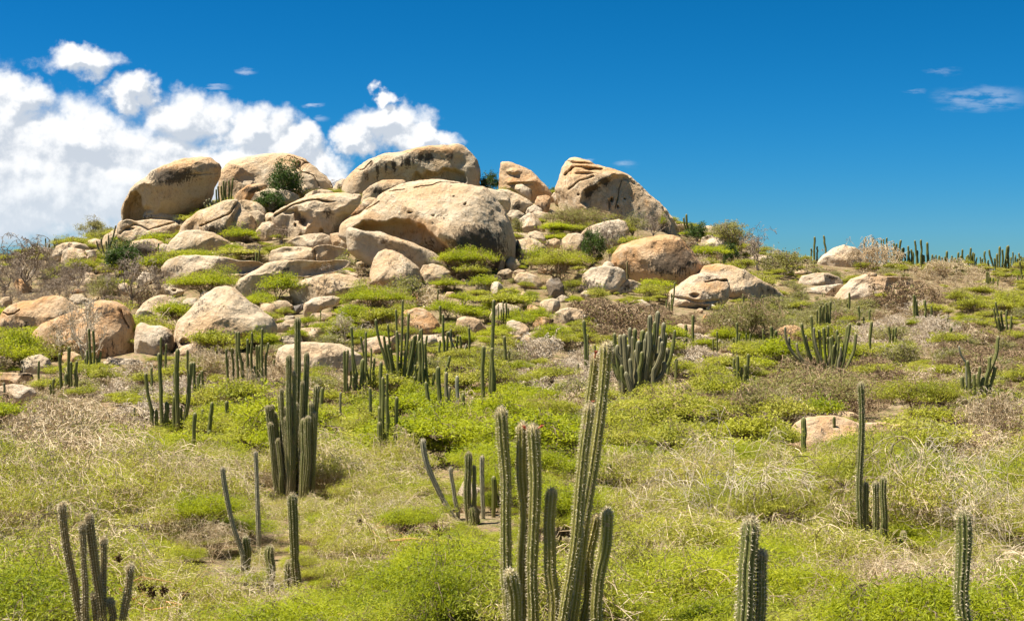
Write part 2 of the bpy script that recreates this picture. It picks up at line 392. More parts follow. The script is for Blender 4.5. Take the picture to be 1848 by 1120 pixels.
rock('B', [(650,410),(680,360),(730,335),(745,350),(735,390),(725,430),(670,425)], 'small grey boulder wedged against the left end of the long summit boulder', 'grey', D=156)
rock('B', [(705,430),(715,380),(740,340),(790,290),(850,240),(930,205),(1050,185),(1150,160),(1250,145),(1350,138),(1420,133),(1445,148),(1480,180),(1520,230),(1535,290),(1540,380),(1450,400),(1300,410),(1100,430),(900,450),(760,440)],
     'longest summit boulder with a flat front face streaked by dark vertical marks', 'grey', T=0.8, lean=-0.3, D=156, hero=True, facets=1, p=5, rough=.7,
     stains=[(905,265,18,25,.8),(880,320,14,40,.7),(940,310,12,45,.75),(990,280,14,45,.75),(1035,275,18,40,.9),(1085,250,12,40,.8),(1120,250,22,45,.85),(1155,245,12,30,.8),(1195,225,18,50,.9),(1245,225,32,32,.9),(1362,203,26,34,1.0)],
     warms=[(1150,175,330,26,.9),(800,320,90,80,.5)], dents=[([(1140,360),(1165,315),(1200,330),(1225,310),(1290,320),(1330,290),(1365,300),(1395,285),(1440,310),(1455,350),(1430,380),(1200,380)],2.0,5)],
     cracks=[([(790,295),(860,300),(900,250)],6,.5)])
rock('C', [(328,410),(332,320),(337,245),(350,236),(400,242),(470,268),(520,290),(560,330),(610,380),(650,430),(690,505),(690,545),(600,540),(500,480),(400,440)],
     'upright triangular slab standing with a sheer left edge on the skyline', 'orange', T=0.5, lean=-0.5, D=152, hero=True, p=6, facets=1, rough=0.7, stains=[(600,480,50,50,.4)], dents=[(420,300,40,20,-.8),(450,380,80,12,.5)])
rock('C', [(665,400),(680,350),(700,290),(720,245),(750,220),(790,218),(850,232),(900,258),(980,275),(1050,300),(1110,330),(1160,375),(1220,430),(1290,480),(1350,540),(1395,585),(1408,625),(1400,690),(1300,700),(1100,670),(900,610),(750,570),(690,545),(685,480)],
     'massive peaked boulder at right end of summit, ridged on its left', 'tan', T=0.8, lean=0.15, D=146, hero=True, p=3.2, facets=1, rough=.55,
     dents=[([(845,520),(815,495),(830,440),(880,410),(940,370),(1000,345),(1090,335),(1150,380),(1290,490),(1400,600),(1400,690),(900,610)],1.9,9),(800,262,60,8,1.0),(870,300,55,14,1.1),(760,300,14,50,.7),(820,330,60,10,.8),(990,480,10,13,1.6),(975,500,8,30,.8),(790,452,10,8,1.2),(1060,470,6,6,.9),(1025,515,6,8,.9),(730,360,12,60,.6)],
     cracks=[([(740,250),(830,262),(900,262)],8,.8),([(720,330),(760,290),(850,290),(930,300)],9,1.0),([(740,420),(800,370),(870,350)],7,.9),([(1045,360),(1010,520)],5,.5)],
     stains=[(850,440,30,35,.9),(880,410,40,25,.9),(940,375,45,30,.9),(1300,600,50,40,.6),(1150,330,40,20,.3)], warms=[(830,290,130,60,.8),(1000,300,150,30,.9),(1110,435,18,30,1),(1200,500,20,40,.8)])
rock('C', [(640,440),(655,420),(680,415),(700,440),(700,490),(670,490)], 'small pale boulder in the gap beside the triangular slab', 'pale', D=148)
rock('A', [(755,580),(800,545),(860,515),(900,510),(890,545),(860,585),(800,605)], 'smooth grey boulder tucked under the hollow end of the tilted boulder', 'grey')
rock('A', [(1040,520),(1060,480),(1095,448),(1140,440),(1190,448),(1215,475),(1190,515),(1120,545),(1060,545)], 'round tan boulder between the tilted boulder and the bushes below it', 'tan')
rock('A', [(845,580),(870,530),(920,500),(980,497),(1030,510),(1060,540),(1088,590),(1075,620),(980,620),(880,610)], 'domed boulder with a ledge just below the tilted boulder', 'tan', cracks=[([(850,580),(950,575),(1040,585)],6,.5)])
rock('A', [(690,620),(720,590),(760,578),(800,590),(850,582),(960,580),(1040,592),(1078,615),(1070,670),(980,710),(860,712),(760,700),(700,680),(690,650)], 'broad creased slab below the ledged dome at the left shoulder', 'tan', cracks=[([(720,660),(800,610),(900,640),(1040,600)],8,.6)], dents=[(760,640,40,12,.8)])
rock('A', [(690,612),(720,590),(755,575),(765,585),(720,610)], 'thin grey slab on the skyline at the left shoulder', 'grey', D=150)
rock('A', [(600,720),(620,680),(680,640),(740,615),(800,610),(800,650),(720,690),(690,720),(650,735)], 'sloping slab with a dark edge behind the small cactus clump at the left shoulder', 'tan')
rock('A', [(1415,475),(1430,466),(1460,465),(1530,475),(1570,505),(1590,540),(1560,570),(1500,560),(1440,520)], 'rounded boulder peeping over the cleft pointed boulder', 'tan', D=140)
rock('A', [(1470,535),(1540,525),(1575,550),(1580,600),(1560,645),(1520,650),(1490,590)], 'flat faced boulder between the cleft pointed boulder and the small white one', 'tan', D=136, p=4)
rock('A', [(1050,670),(1075,620),(1110,585),(1190,530),(1280,490),(1350,465),(1400,458),(1420,480),(1450,510),(1500,560),(1520,610),(1510,660),(1430,675),(1370,700),(1300,710),(1150,700),(1060,700)],
     'pointed boulder cleft by a long diagonal crack', 'tan', hero=True, T=.75, lean=.4, D=127, cracks=[([(1415,480),(1390,540),(1330,580),(1240,615),(1210,620)],7,1.1)], stains=[(1300,645,110,40,.75),(1400,600,30,60,.4)], dents=[([(1425,480),(1400,560),(1370,640),(1375,700),(1530,680),(1530,600)],1.2,8)], warms=[(1150,590,80,50,.4)])
rock('B', [(120,372),(130,350),(180,348),(210,365),(190,397),(140,400)], 'small round grey boulder perched in front of the summit dome', 'grey', D=146)
rock('B', [(70,455),(100,410),(160,375),(230,365),(265,370),(272,395),(200,445),(150,475),(90,470)], 'slanting boulder with a dark shaded side left of the leafy summit tree', 'orange', D=144, stains=[(190,410,70,25,.9)], lean=-.2)
rock('B', [(170,470),(200,420),(270,400),(340,395),(400,410),(460,430),(475,470),(400,490),(280,510),(190,500)], 'low grey boulder behind the trunk of the leafy summit tree', 'grey', D=143)
rock('B', [(405,395),(440,365),(490,370),(530,400),(525,430),(480,440),(430,415)], 'small tan boulder right of the trunk of the leafy summit tree', 'tan', D=146)
rock('B', [(465,480),(500,435),(540,410),(600,400),(660,410),(672,440),(560,460),(480,490)], 'low cap of rock behind the pitted boulder', 'tan', D=143)
rock('B', [(740,440),(790,425),(830,430),(825,470),(780,500),(750,470)], 'pale slab with its upper edge behind the pitted boulder', 'pale', D=145)
rock('B', [(295,560),(330,530),(400,490),(450,465),(520,440),(600,425),(700,422),(780,430),(822,450),(820,490),(780,540),(730,570),(700,610),(670,660),(600,672),(500,685),(430,700),(380,692),(350,665),(320,615),(300,585)],
     'pitted boulder riddled with hollows between the leafy tree and the main boulder', 'tan', hero=True, D=128.5, T=.8, lean=.1,
     dents=[(505,580,42,34,1.8),(465,560,18,35,1.2),(490,645,13,11,1.2),(560,640,9,8,1.0),(612,625,11,10,1.0),(378,632,24,26,1.5),(415,545,40,14,.9),(640,480,60,10,.5),(365,670,14,14,1),(455,605,12,9,.8)], stains=[(650,540,30,40,.7),(380,640,40,35,.6),(500,585,30,20,.7)],
     cracks=[([(330,560),(440,500),(560,470),(640,475)],9,1.1)], warms=[(560,600,100,40,.4)])
rock('B', [(825,470),(835,420),(880,380),(950,350),(1030,340),(1080,345),(1100,362),(1040,410),(950,460),(900,475),(860,480)], 'loaf shaped boulder with dark mottled side resting between the main and longest boulders', 'grey', D=143, stains=[(920,410,80,22,.7),(1010,390,60,18,.5)], lean=.1, warms=[(980,350,120,20,.6)])
rock('B', [(830,505),(840,465),(880,448),(920,455),(938,485),(905,530),(860,540)], 'ball shaped tan boulder perched at the left of the main boulder', 'tan', D=133)
rock('B', [(765,550),(790,510),(825,485),(850,510),(862,535),(820,555)], 'small orange boulder leaning under the ball shaped one', 'orange', D=132)
rock('B', [(650,650),(680,595),(720,550),(765,545),(772,562),(745,600),(705,640),(690,665)], 'angular pale slab leaning between the pitted boulder and the main boulder', 'pale', D=131, p=5, T=.5)
rock('C', [(240,400),(265,392),(300,400),(350,415),(395,450),(402,485),(385,540),(350,525),(300,470)], 'first rounded boulder at the right shoulder of the main boulder', 'tan', D=135)
rock('C', [(315,405),(340,398),(385,402),(450,430),(510,465),(542,492),(505,520),(470,545),(420,540),(380,510),(340,455)], 'sloping brown boulder with a dark underside below the triangular slab', 'tan', D=140, stains=[(440,500,30,40,.7)])
rock('C', [(423,400),(430,372),(470,370),(515,395),(527,420),(512,452),(460,432)], 'egg shaped boulder resting against the foot of the triangular slab', 'tan', D=142)
rock('C', [(540,475),(560,440),(610,434),(640,445),(637,490),(622,528),(580,520),(545,498)], 'squarish brown boulder under the right edge of the triangular slab', 'orange', D=141, stains=[(595,490,25,20,.6)])
rock('C', [(488,545),(500,515),(540,490),(580,515),(592,540),(540,552)], 'small pale boulder heaped below the squarish brown boulder', 'pale', D=139)
rock('C', [(600,535),(640,520),(690,545),(690,560),(640,560)], 'thin pale slab at the foot of the massive peaked boulder', 'pale', D=141)
rock('C', [(520,545),(570,530),(640,545),(690,560),(640,590),(560,580)], 'flat pale boulder below the heap under the triangular slab', 'pale', D=138)
rock('C', [(375,552),(400,525),(450,525),(485,550),(472,590),(410,590)], 'small grey boulder beside the upper right flank of the main boulder', 'grey', D=134)
rock('C', [(420,615),(450,580),(510,540),(540,550),(580,590),(608,630),(600,660),(540,665),(480,670)], 'pyramid shaped pale boulder right of the main boulder', 'pale', D=131, facets=3)
rock('C', [(493,690),(510,655),(550,643),(590,660),(615,700),(607,740),(560,735),(510,715)], 'round boulder below the pyramid shaped one', 'tan')
rock('C', [(603,730),(620,700),(660,690),(697,705),(697,740),(640,760)], 'little round boulder with moss at its base right of the round one', 'tan')
rock('C', [(800,690),(850,630),(950,595),(1040,575),(1085,590),(1105,640),(1060,710),(950,750),(850,750)], 'long pale slab slanting up behind the dark green bush', 'pale', T=.5)
rock('C', [(688,750),(700,700),(740,665),(790,658),(832,670),(855,725),(835,780),(760,790),(700,785)], 'rounded tan boulder behind the flat topped green bush', 'tan')
rock('D', [(183,185),(190,140),(220,123),(270,135),(320,160),(345,185),(270,205)], 'pale boulder behind the ridge cactus and bush right of the summit', 'pale')
rock('D', [(440,250),(470,222),(520,230),(570,245),(592,262),(520,278),(450,270)], 'low pale boulder beyond the dry ridge tree', 'pale')
rock('D', [(125,230),(150,205),(180,225),(172,248)], 'small pale boulder right of the black patched boulder', 'pale')
rock('D', [(778,272),(810,230),(860,195),(920,175),(980,190),(1020,220),(1045,262),(980,288),(900,297),(820,295)], 'pale dome on the right ridge half covered by windswept dead brush', 'pale', T=.7)
# main boulder and its neighbours
rock('B', [(695,665),(705,615),(750,570),(830,540),(900,490),(940,440),(1000,400),(1080,368),(1180,352),(1290,348),(1400,358),(1500,378),(1580,400),(1625,450),(1680,530),(1720,600),(1747,680),(1742,740),(1702,795),(1650,835),(1610,862),(1560,845),(1480,820),(1400,800),(1340,790),(1250,760),(1100,740),(900,710),(760,700)],
     'main boulder, largest central dome, with dark rough patch low right and an arched undercut', 'tan', hero=True, T=.95, lean=.62, D=115, facets=2, rough=.6, q=2.0, p=2.4,
     dents=[([(800,640),(860,600),(950,605),(1060,592),(1150,610),(1230,640),(1300,680),(1370,725),(1400,790),(1380,850),(900,800),(780,720)],4.4,4),(1140,562,14,8,.8),(1458,508,9,12,.8),(1392,468,6,4,.5),(1280,580,14,10,.5),(1330,590,50,60,.35)],
     stains=[(1520,720,180,95,1.0),(1600,770,90,80,.95),(1470,690,60,40,.8),(1340,590,50,55,.45),(1250,700,60,40,.5),(960,580,60,25,.35),(1380,750,40,40,.8),(1120,650,120,16,.55),(1650,640,60,60,.5)],
     cracks=[([(1160,405),(1250,395),(1330,372),(1500,380)],5,.5),([(1000,430),(1100,420)],4,.4),([(870,525),(950,485)],5,.9)], warms=[(1150,640,220,40,.9),(1330,740,80,60,.9),(900,600,100,40,.6),(1300,420,200,40,.4)])
rock('B', [(742,765),(744,640),(762,620),(800,630),(850,645),(950,655),(1050,690),(1150,725),(1250,765),(1330,795),(1362,812),(1300,825),(1150,840),(1000,830),(860,800)],
     'long grey slab leaning in front of the undercut of the main boulder', 'grey', T=.45, lean=-.1, D=109.5, bury=3, p=7, facets=0, rough=.6, stains=[(970,715,30,14,.6),(850,690,10,12,.5)], warms=[(1050,700,300,20,.3)])
rock('C', [(390,810),(410,740),(440,700),(500,690),(560,700),(600,740),(612,770),(560,820),(480,840),(420,820)], 'tall boulder with a dark hollow side behind the flat topped green bush', 'tan', stains=[(440,770,25,40,.9)])
rock('C', [(370,840),(400,800),(440,820),(462,855),(430,880),(380,880)], 'small angular boulder under the right end of the main boulder', 'grey')
rock('C', [(300,850),(330,805),(360,800),(372,835),(350,880),(310,872)], 'little boulder in the gap under the right end of the main boulder', 'pale')
rock('C', [(228,862),(250,845),(280,860),(292,892),(260,898)], 'tiny tan boulder showing behind the bushy green mound', 'tan')
rock('C', [(998,840),(1010,780),(1050,740),(1130,710),(1210,685),(1290,672),(1360,672),(1410,695),(1450,740),(1500,790),(1542,845),(1532,890),(1490,920),(1440,950),(1360,955),(1200,950),(1100,910),(1020,870)],
     'large orange topped boulder with a black patch on its right face', 'orange', hero=True, T=.85, lean=.35, stains=[(1370,800,130,85,1.0),(1300,840,90,50,.9),(1430,850,60,60,.5),(1080,870,60,30,.5)], warms=[(1250,720,160,60,.6)], facets=1)
rock('C', [(1108,930),(1180,885),(1260,860),(1360,845),(1372,870),(1370,942),(1300,952),(1180,948),(1120,942)], 'angular grey block leaning on the black patched boulder', 'grey', T=.5, p=5, facets=3)
rock('C', [(800,980),(830,900),(880,865),(960,855),(1040,865),(1080,890),(1092,935),(1040,980),(950,1010),(880,1010),(820,1000)], 'broad pale slab right of the shaded hole under the acacia', 'pale', lean=.8)
rock('C', [(940,1000),(965,945),(1040,935),(1130,940),(1185,962),(1160,995),(1080,1010),(1000,1018)], 'low boulder with a mottled lower edge between the broad pale slab and green brush', 'pale', stains=[(1080,980,60,20,.6)])
rock('C', [(608,970),(640,930),(690,925),(720,970),(722,1030),(680,1050),(630,1040)], 'dark lichen covered boulder in the shade of the flat topped acacia', 'dark')
rock('C', [(420,935),(440,900),(500,888),(550,910),(592,960),(580,985),(500,978),(440,958)], 'tan boulder with a rounded right end in the strip below the main boulder', 'tan')
rock('C', [(318,905),(340,880),(390,870),(417,890),(407,925),(350,930)], 'small grey boulder below the gap at the right end of the main boulder', 'grey')
rock('C', [(240,935),(270,905),(320,905),(352,930),(330,958),(270,958)], 'small pale boulder in the strip right of the bushy green mound', 'pale')
rock('C', [(410,890),(450,875),(495,880),(482,900),(430,908)], 'flat pale stone above the tan boulder with a rounded right end', 'pale')
rock('C', [(150,935),(175,922),(210,935),(200,955),(160,955)], 'flat pale stone just right of the bushy green mound', 'pale')
rock('C', [(90,945),(115,930),(150,940),(145,960),(100,960)], 'little pale stone at the foot of the bushy green mound', 'pale')
rock('C', [(448,1045),(470,1005),(495,1015),(517,1045),(480,1055)], 'small pointed stone among green bushes below the strip', 'pale')
rock('C', [(568,1080),(600,1055),(650,1045),(692,1060),(697,1095),(670,1140),(620,1150),(575,1125)], 'rounded boulder topping the pale rocky step in mid slope', 'tan')
rock('C', [(808,1025),(840,1000),(900,1003),(942,1012),(900,1038),(830,1042)], 'low pale boulder half hidden in green left of the mottled low boulder', 'pale')
rock('C', [(668,1050),(710,1030),(752,1045),(740,1075),(690,1075)], 'small grey boulder beside the rounded boulder on the rocky step', 'grey')
rock('C', [(-20,930),(-10,870),(15,860),(40,905),(30,940)], 'pale boulder at the left foot of the bushy green mound', 'pale')
rock('C', [(0,1040),(20,1010),(60,1010),(75,1030),(40,1045)], 'flat orange stone in the grass below the bushy green mound', 'orange')
rock('B', [(1440,940),(1480,930),(1530,925),(1570,940),(1520,960),(1450,962)], 'low pale stone buried in shrubs under the bushy green mound', 'pale')
rock('B', [(1338,940),(1350,918),(1375,918),(1390,935),(1380,950),(1345,950)], 'tiny white stone right of the half buried round boulder', 'pale')
rock('B', [(868,950),(890,870),(905,810),(930,775),(970,757),(1020,765),(1080,790),(1130,830),(1170,870),(1187,925),(1172,975),(1100,980),(980,970),(900,965)],
     'cone shaped tan boulder standing below the long grey slab', 'tan', hero=True, T=.85, lean=.7, stains=[(1060,915,60,14,.4)], warms=[(980,830,60,60,.3)])
rock('B', [(1138,832),(1170,798),(1240,790),(1310,800),(1335,825),(1260,850),(1180,848)], 'low white boulder behind the half buried round boulder', 'pale')
rock('B', [(1173,890),(1200,850),(1260,840),(1320,855),(1358,895),(1350,935),(1280,955),(1200,965),(1180,930)], 'half buried round boulder right of the cone shaped one', 'tan')
rock('B', [(383,715),(440,680),(520,665),(600,660),(650,680),(667,715),(642,745),(560,750),(460,745)], 'flat topped tan boulder below the pitted one', 'tan')
rock('B', [(638,665),(690,655),(745,690),(745,750),(690,755),(660,730)], 'brown boulder in the shade left of the long grey slab', 'orange')
rock('B', [(276,815),(290,765),(360,740),(450,738),(540,750),(570,735),(640,730),(730,750),(772,785),(740,825),(650,830),(500,842),(380,848),(290,845)], 'long lumpy boulder with a notch above its middle, under the flat topped one', 'tan', cracks=[([(540,750),(560,790),(550,840)],8,.9)])
rock('A', [(1510,660),(1560,600),(1610,590),(1635,610),(1632,670),(1610,700),(1570,710),(1530,690)], 'small upright white boulder left of the pitted one', 'pale', facets=3)
rock('A', [(978,780),(1010,710),(1060,660),(1110,640),(1180,640),(1260,655),(1320,685),(1372,718),(1360,750),(1240,775),(1120,785),(1050,800)], 'broad domed boulder directly below the cleft pointed one', 'tan', stains=[(1150,700,80,30,.35)])
rock('A', [(748,755),(790,710),(850,695),(910,695),(960,712),(998,750),(982,800),(940,820),(860,815),(780,795)], 'pale topped boulder with a dark rough front beside a lone thin cactus', 'pale', stains=[(870,750,80,45,.9)], lean=.2)
rock('A', [(518,710),(570,692),(610,700),(622,745),(580,765),(530,745)], 'small boulder left of the little cactus clump on the left shoulder', 'pale')
rock('A', [(305,795),(330,740),(370,718),(440,712),(510,725),(530,748),(520,785),(440,800),(360,805)], 'rounded tan boulder on the left skyline', 'tan', D=138)
rock('A', [(358,830),(370,770),(410,742),(470,755),(520,765),(560,760),(577,805),(540,855),(470,865),(400,865)], 'pale double topped boulder in front of the rounded one on the left skyline', 'pale', D=128, cracks=[([(500,765),(530,800),(520,850)],8,.8)])
rock('A', [(580,800),(610,785),(650,785),(665,800),(640,815),(600,815)], 'small grey stone behind the bright leaved tree on the left', 'grey')
rock('A', [(958,870),(1000,820),(1070,797),(1150,790),(1250,792),(1350,808),(1480,830),(1560,835),(1605,850),(1560,880),(1450,895),(1350,905),(1200,905),(1080,910),(1040,950),(990,930)], 'long low whaleback slab above the green bushes, left centre', 'tan', T=.55, lean=.9, stains=[(1060,870,50,22,.7)])
rock('A', [(1440,820),(1480,800),(1550,800),(1582,825),(1540,840),(1470,840)], 'small grey boulder behind the three short dark cacti', 'grey', D=118)
rock('B', [(38,985),(100,930),(180,885),(260,845),(360,822),(500,820),(620,830),(762,818),(772,855),(700,890),(560,912),(470,915),(400,900),(330,920),(250,970),(190,1030),(120,1050),(60,1015)], 'long curved slab descending left like a whale back, right of the whaleback slab', 'tan', T=.5, lean=.9, stains=[(370,880,60,25,.7)])
rock('A', [(808,940),(850,890),(900,900),(922,930),(890,970),(850,990),(820,970)], 'pale boulder behind the twigs of the dead tree on the left', 'pale')
rock('A', [(968,970),(1010,955),(1060,985),(1097,1005),(1080,1030),(1040,1045),(990,1012)], 'small dented tan boulder left of the lush green bush', 'tan', dents=[(1045,1000,14,8,.6)])
rock('A', [(478,950),(510,890),(560,900),(592,940),(570,990),(500,980)], 'pale boulder showing among the grey twigs at the far left', 'pale')
rock('A', [(78,970),(100,930),(150,940),(192,985),(180,1020),(110,1010)], 'orange boulder behind the bare grey tree at the far left', 'orange')
rock('A', [(410,1060),(430,1020),(490,1030),(530,1060),(500,1090),(430,1090)], 'grey boulder between the bare tree and the two big left boulders', 'grey')
rock('A', [(-10,1080),(20,1040),(60,1035),(78,1070),(60,1115),(0,1120)], 'pale grey lichened boulder at the left edge of the picture', 'grey')
rock('A', [(-20,880),(-10,850),(15,850),(22,880),(10,910)], 'small white boulder on the far left skyline', 'pale')
rock('E', [(-20,270),(0,235),(20,200),(60,165),(120,145),(190,140),(260,120),(330,113),(390,125),(440,155),(475,195),(475,245),(400,295),(300,320),(180,340),(60,325),(-20,310)], 'long reclining boulder at the left edge with a leaf shaped split on top', 'orange', hero=True, lean=.6, cracks=[([(35,210),(70,222),(120,215),(145,190)],5,1.0)], stains=[(110,280,120,30,.9)])
rock('E', [(185,345),(240,285),(320,250),(400,220),(480,190),(560,155),(620,140),(690,138),(740,165),(775,215),(795,280),(807,380),(802,440),(770,475),(690,480),(600,475),(480,435),(340,395),(240,375)], 'big brown boulder behind the white branched dead tree', 'orange', hero=True, T=.85, lean=.3, cracks=[([(735,195),(760,250),(780,300)],8,1.2)], stains=[(650,200,90,50,.6),(700,380,100,70,.45),(450,300,150,50,.4)])
rock('E', [(793,250),(815,195),(850,150),(900,120),(960,108),(1020,112),(1070,140),(1102,170),(1080,235),(1000,280),(900,290),(810,280)], 'domed tan boulder above the lush shrub, left of the pointed pale one', 'tan')
rock('E', [(1058,160),(1110,125),(1170,130),(1185,165),(1130,200),(1080,190)], 'small pale boulder tucked behind the pointed pale one', 'pale')
rock('E', [(1038,420),(1038,330),(1060,270),(1110,210),(1170,150),(1230,90),(1290,58),(1340,52),(1390,65),(1450,110),(1510,160),(1560,210),(1620,240),(1648,285),(1642,320),(1560,340),(1450,365),(1300,380),(1200,405),(1100,425)], 'big pointed pale boulder with dark pitted left side, low on the left', 'tan', hero=True, T=.9, lean=.7, stains=[(1230,170,70,60,.5),(1110,360,60,30,.6),(1170,260,90,60,.3)], dents=[(1150,350,35,14,1.0)], warms=[(1300,260,90,60,.4)])
rock('E', [(798,450),(800,360),(815,290),(840,270),(880,285),(950,285),(1000,305),(1037,350),(1042,410),(1000,450),(900,480),(820,480)], 'pale squat boulder between the brown and pointed ones', 'pale', dents=[(985,420,30,20,.6)])
rock('E', [(595,510),(640,475),(740,478),(830,490),(865,515),(780,540),(660,540)], 'flat pale rock shelf below the big brown boulder', 'pale', T=.9, lean=.9)
rock('E', [(118,570),(120,495),(170,470),(240,460),(290,490),(312,545),(270,585),(180,590)], 'pinkish boulder half hidden by grey twigs left of the first cactus clump', 'pale')
rock('E', [(368,490),(370,445),(430,440),(480,460),(497,505),(450,530),(390,525)], 'brown boulder under the white branches of the dead tree', 'orange')
rock('E', [(-10,640),(0,570),(60,565),(110,572),(190,575),(202,605),(120,640),(60,650)], 'flat orange rock shelf at the left edge', 'orange', lean=.9)
rock('E', [(-10,740),(0,650),(60,635),(130,632),(190,655),(212,690),(190,735),(80,755)], 'rounded pale boulder at the left edge above the dry brush', 'pale', lean=.8)
rock('E', [(-10,570),(0,470),(30,470),(50,520),(52,580)], 'small pale boulder cut by the left edge beside the vivid green bush', 'pale')
rock('E', [(1035,450),(1090,405),(1150,390),(1202,400),(1205,450),(1130,475),(1050,470)], 'low pale rock in front of the pointed boulder', 'pale')
rock('E', [(1225,690),(1240,645),(1290,650),(1365,655),(1378,685),(1300,700)], 'small reddish rocks beside the tall left cactus cluster', 'orange')
rock('F', [(398,1000-920),(430,50),(500,10),(600,-15),(690,-25),(760,-15),(820,15),(862,50),(850,95),(760,120),(600,135),(480,150),(420,125)], 'wide brown boulder behind the small bare tree', 'tan', stains=[(650,50,150,50,.6)])
rock('F', [(483,200),(490,155),(540,125),(600,112),(660,110),(708,125),(695,165),(600,185),(560,215),(500,230)], 'smooth pale boulder under the wide brown one', 'pale')
rock('F', [(278,200),(290,150),(340,140),(390,148),(427,175),(400,205),(340,215)], 'small grey boulder right of the pointed one', 'grey')
rock('F', [(378,200),(400,172),(440,165),(490,155),(487,190),(440,210)], 'dark slate coloured rock between two pale boulders', 'dark')
rock('F', [(508,245),(540,215),(600,208),(650,220),(668,240),(600,260),(540,260)], 'low pale rock in the shade of the grey twig bush', 'pale')
rock('F', [(328,300),(380,255),(440,248),(447,300),(400,320),(340,312)], 'low white rock behind the tip of the tallest left cactus', 'pale')
rock('F', [(353,255),(380,225),(430,225),(437,260),(390,272)], 'tiny grey rock above the low white one', 'grey')
rock('F', [(458,350),(470,305),(540,293),(610,300),(642,325),(640,370),(560,390),(480,380)], 'tan boulder behind the tall left cactus', 'tan')
rock('F', [(316,475),(330,425),(370,400),(440,390),(520,380),(620,385),(700,400),(770,430),(830,465),(853,510),(820,540),(700,560),(560,550),(400,545),(325,520)], 'long tan boulder crossing behind the tall left cactus clump', 'tan', hero=True, T=.8, lean=.6, stains=[(660,460,90,30,.5),(345,480,20,40,.5)], warms=[(560,450,150,40,.4)])
rock('F', [(328,410),(360,350),(420,338),(470,345),(492,385),(430,405)], 'pale boulder lying on the far side of the long tan one', 'pale')
rock('F', [(1043,290),(1050,235),(1090,195),(1150,180),(1210,185),(1260,225),(1297,275),(1302,310),(1250,335),(1140,335),(1060,320)], 'round orange boulder behind the many stemmed cactus', 'orange', stains=[(1100,270,40,40,.3)])
rock('F', [(1388,300),(1400,245),(1440,230),(1500,235),(1545,255),(1578,300),(1570,330),(1500,345),(1400,330)], 'brown boulder with a shaded front right of the round orange one', 'orange', stains=[(1450,300,60,25,.7)], lean=.1)
rock('F', [(805,440),(850,370),(930,350),(1000,360),(1060,330),(1085,390),(1020,440),(900,465),(820,465)], 'pale rocks showing behind the stems of the many stemmed cactus', 'pale')
rock('F', [(1205,390),(1240,345),(1290,340),(1322,365),(1310,400),(1230,405)], 'small pale boulder right of the many stemmed cactus', 'pale')
rock('F', [(985,910),(1000,875),(1030,880),(1043,912)], 'tiny white stone between two cactus stems in mid slope', 'pale')
rock('H', [(1400,450),(1405,370),(1440,300),(1490,265),(1560,270),(1592,290),(1585,420),(1560,460),(1450,480)], 'pinkish boulder behind the short pale cacti in the hollow', 'pale')
rock('H', [(1180,300),(1230,268),(1330,262),(1410,280),(1400,310),(1290,310)], 'flat pinkish rock at the edge of the dark hollow', 'pale', lean=.9)
rock('G', [(373,310),(380,270),(410,255),(450,262),(510,300),(522,335),(460,360),(400,345)], 'pale boulder at the lower left of the rocky step', 'pale')
rock('G', [(435,385),(490,335),(550,318),(575,340),(583,380),(520,395),(450,395)], 'low white boulder at the foot of the rocky step', 'pale')
rock('G', [(653,270),(660,215),(700,190),(760,180),(820,190),(862,215),(850,255),(780,275),(720,282),(670,285)], 'smooth boulder at the right of the rocky step', 'tan')
rock('G', [(528,285),(550,235),(600,235),(655,250),(652,285),(600,300),(540,300)], 'orange tinted ledge in the middle of the rocky step', 'orange', lean=.9)
rock('G', [(523,305),(580,283),(640,290),(653,310),(590,322),(530,318)], 'flat white slab at the bottom of the rocky step', 'pale', lean=.9)
rock('G', [(238,255),(270,225),(330,225),(372,240),(350,270),(260,272)], 'low tan boulder left of the tallest mid slope cactus', 'tan')
rock('J', [(365,555),(375,475),(410,472),(445,490),(480,530),(490,560),(430,570)], 'split round boulder seen between the stems of the foreground cactus', 'tan', cracks=[([(420,475),(450,520),(470,560)],6,.35)])
rock('J', [(442,495),(450,455),(485,447),(512,465),(512,495),(470,505)], 'rounded boulder resting above the split one behind the foreground cactus', 'tan', D=45.5)
rock('J', [(470,525),(478,490),(508,492),(520,530),(490,545)], 'small tan boulder right of the split one behind the foreground cactus', 'tan')
rock('D', [(155,335),(200,285),(260,275),(330,280),(400,300),(460,335),(520,370),(580,400),(620,425),(600,460),(480,455),(380,445),(330,455),(200,420)], 'long orange edged boulder sloping down to the right', 'tan', hero=True, T=.6, lean=.8, stains=[(380,350,60,40,.4),(540,400,60,20,.5)], warms=[(230,290,110,25,1),(160,330,60,30,.7)])
rock('D', [(-5,480),(20,420),(80,370),(140,335),(200,315),(270,325),(325,345),(338,390),(332,445),(290,475),(220,485),(140,485),(60,495),(0,492)], 'white weathered boulder with orange blotches in front of the long sloping one', 'pale', hero=True, T=.8, lean=.8, warms=[(230,390,70,25,.9),(120,340,60,20,.5)], dents=[(140,435,26,10,.8),(270,470,40,12,1.0),(300,355,30,8,.8)], cracks=[([(200,370),(260,355),(320,360)],6,.7),([(30,440),(150,455),(260,450)],7,.5)], stains=[(250,470,40,10,.7),(310,350,25,14,.5)])
rock('D', [(683,380),(700,335),(760,320),(850,325),(900,345),(922,375),(850,383),(760,392),(700,392)], 'white boulder with a dark speckled rim on the right slope', 'pale', stains=[(870,345,50,12,.7)], lean=.8)
rock('D', [(855,450),(900,400),(960,350),(1030,328),(1120,335),(1200,338),(1272,345),(1285,395),(1200,430),(1050,445),(950,460)], 'broad peach coloured boulder on the right slope', 'pale', hero=True, T=.6, lean=.9, warms=[(1050,350,150,30,.4)])
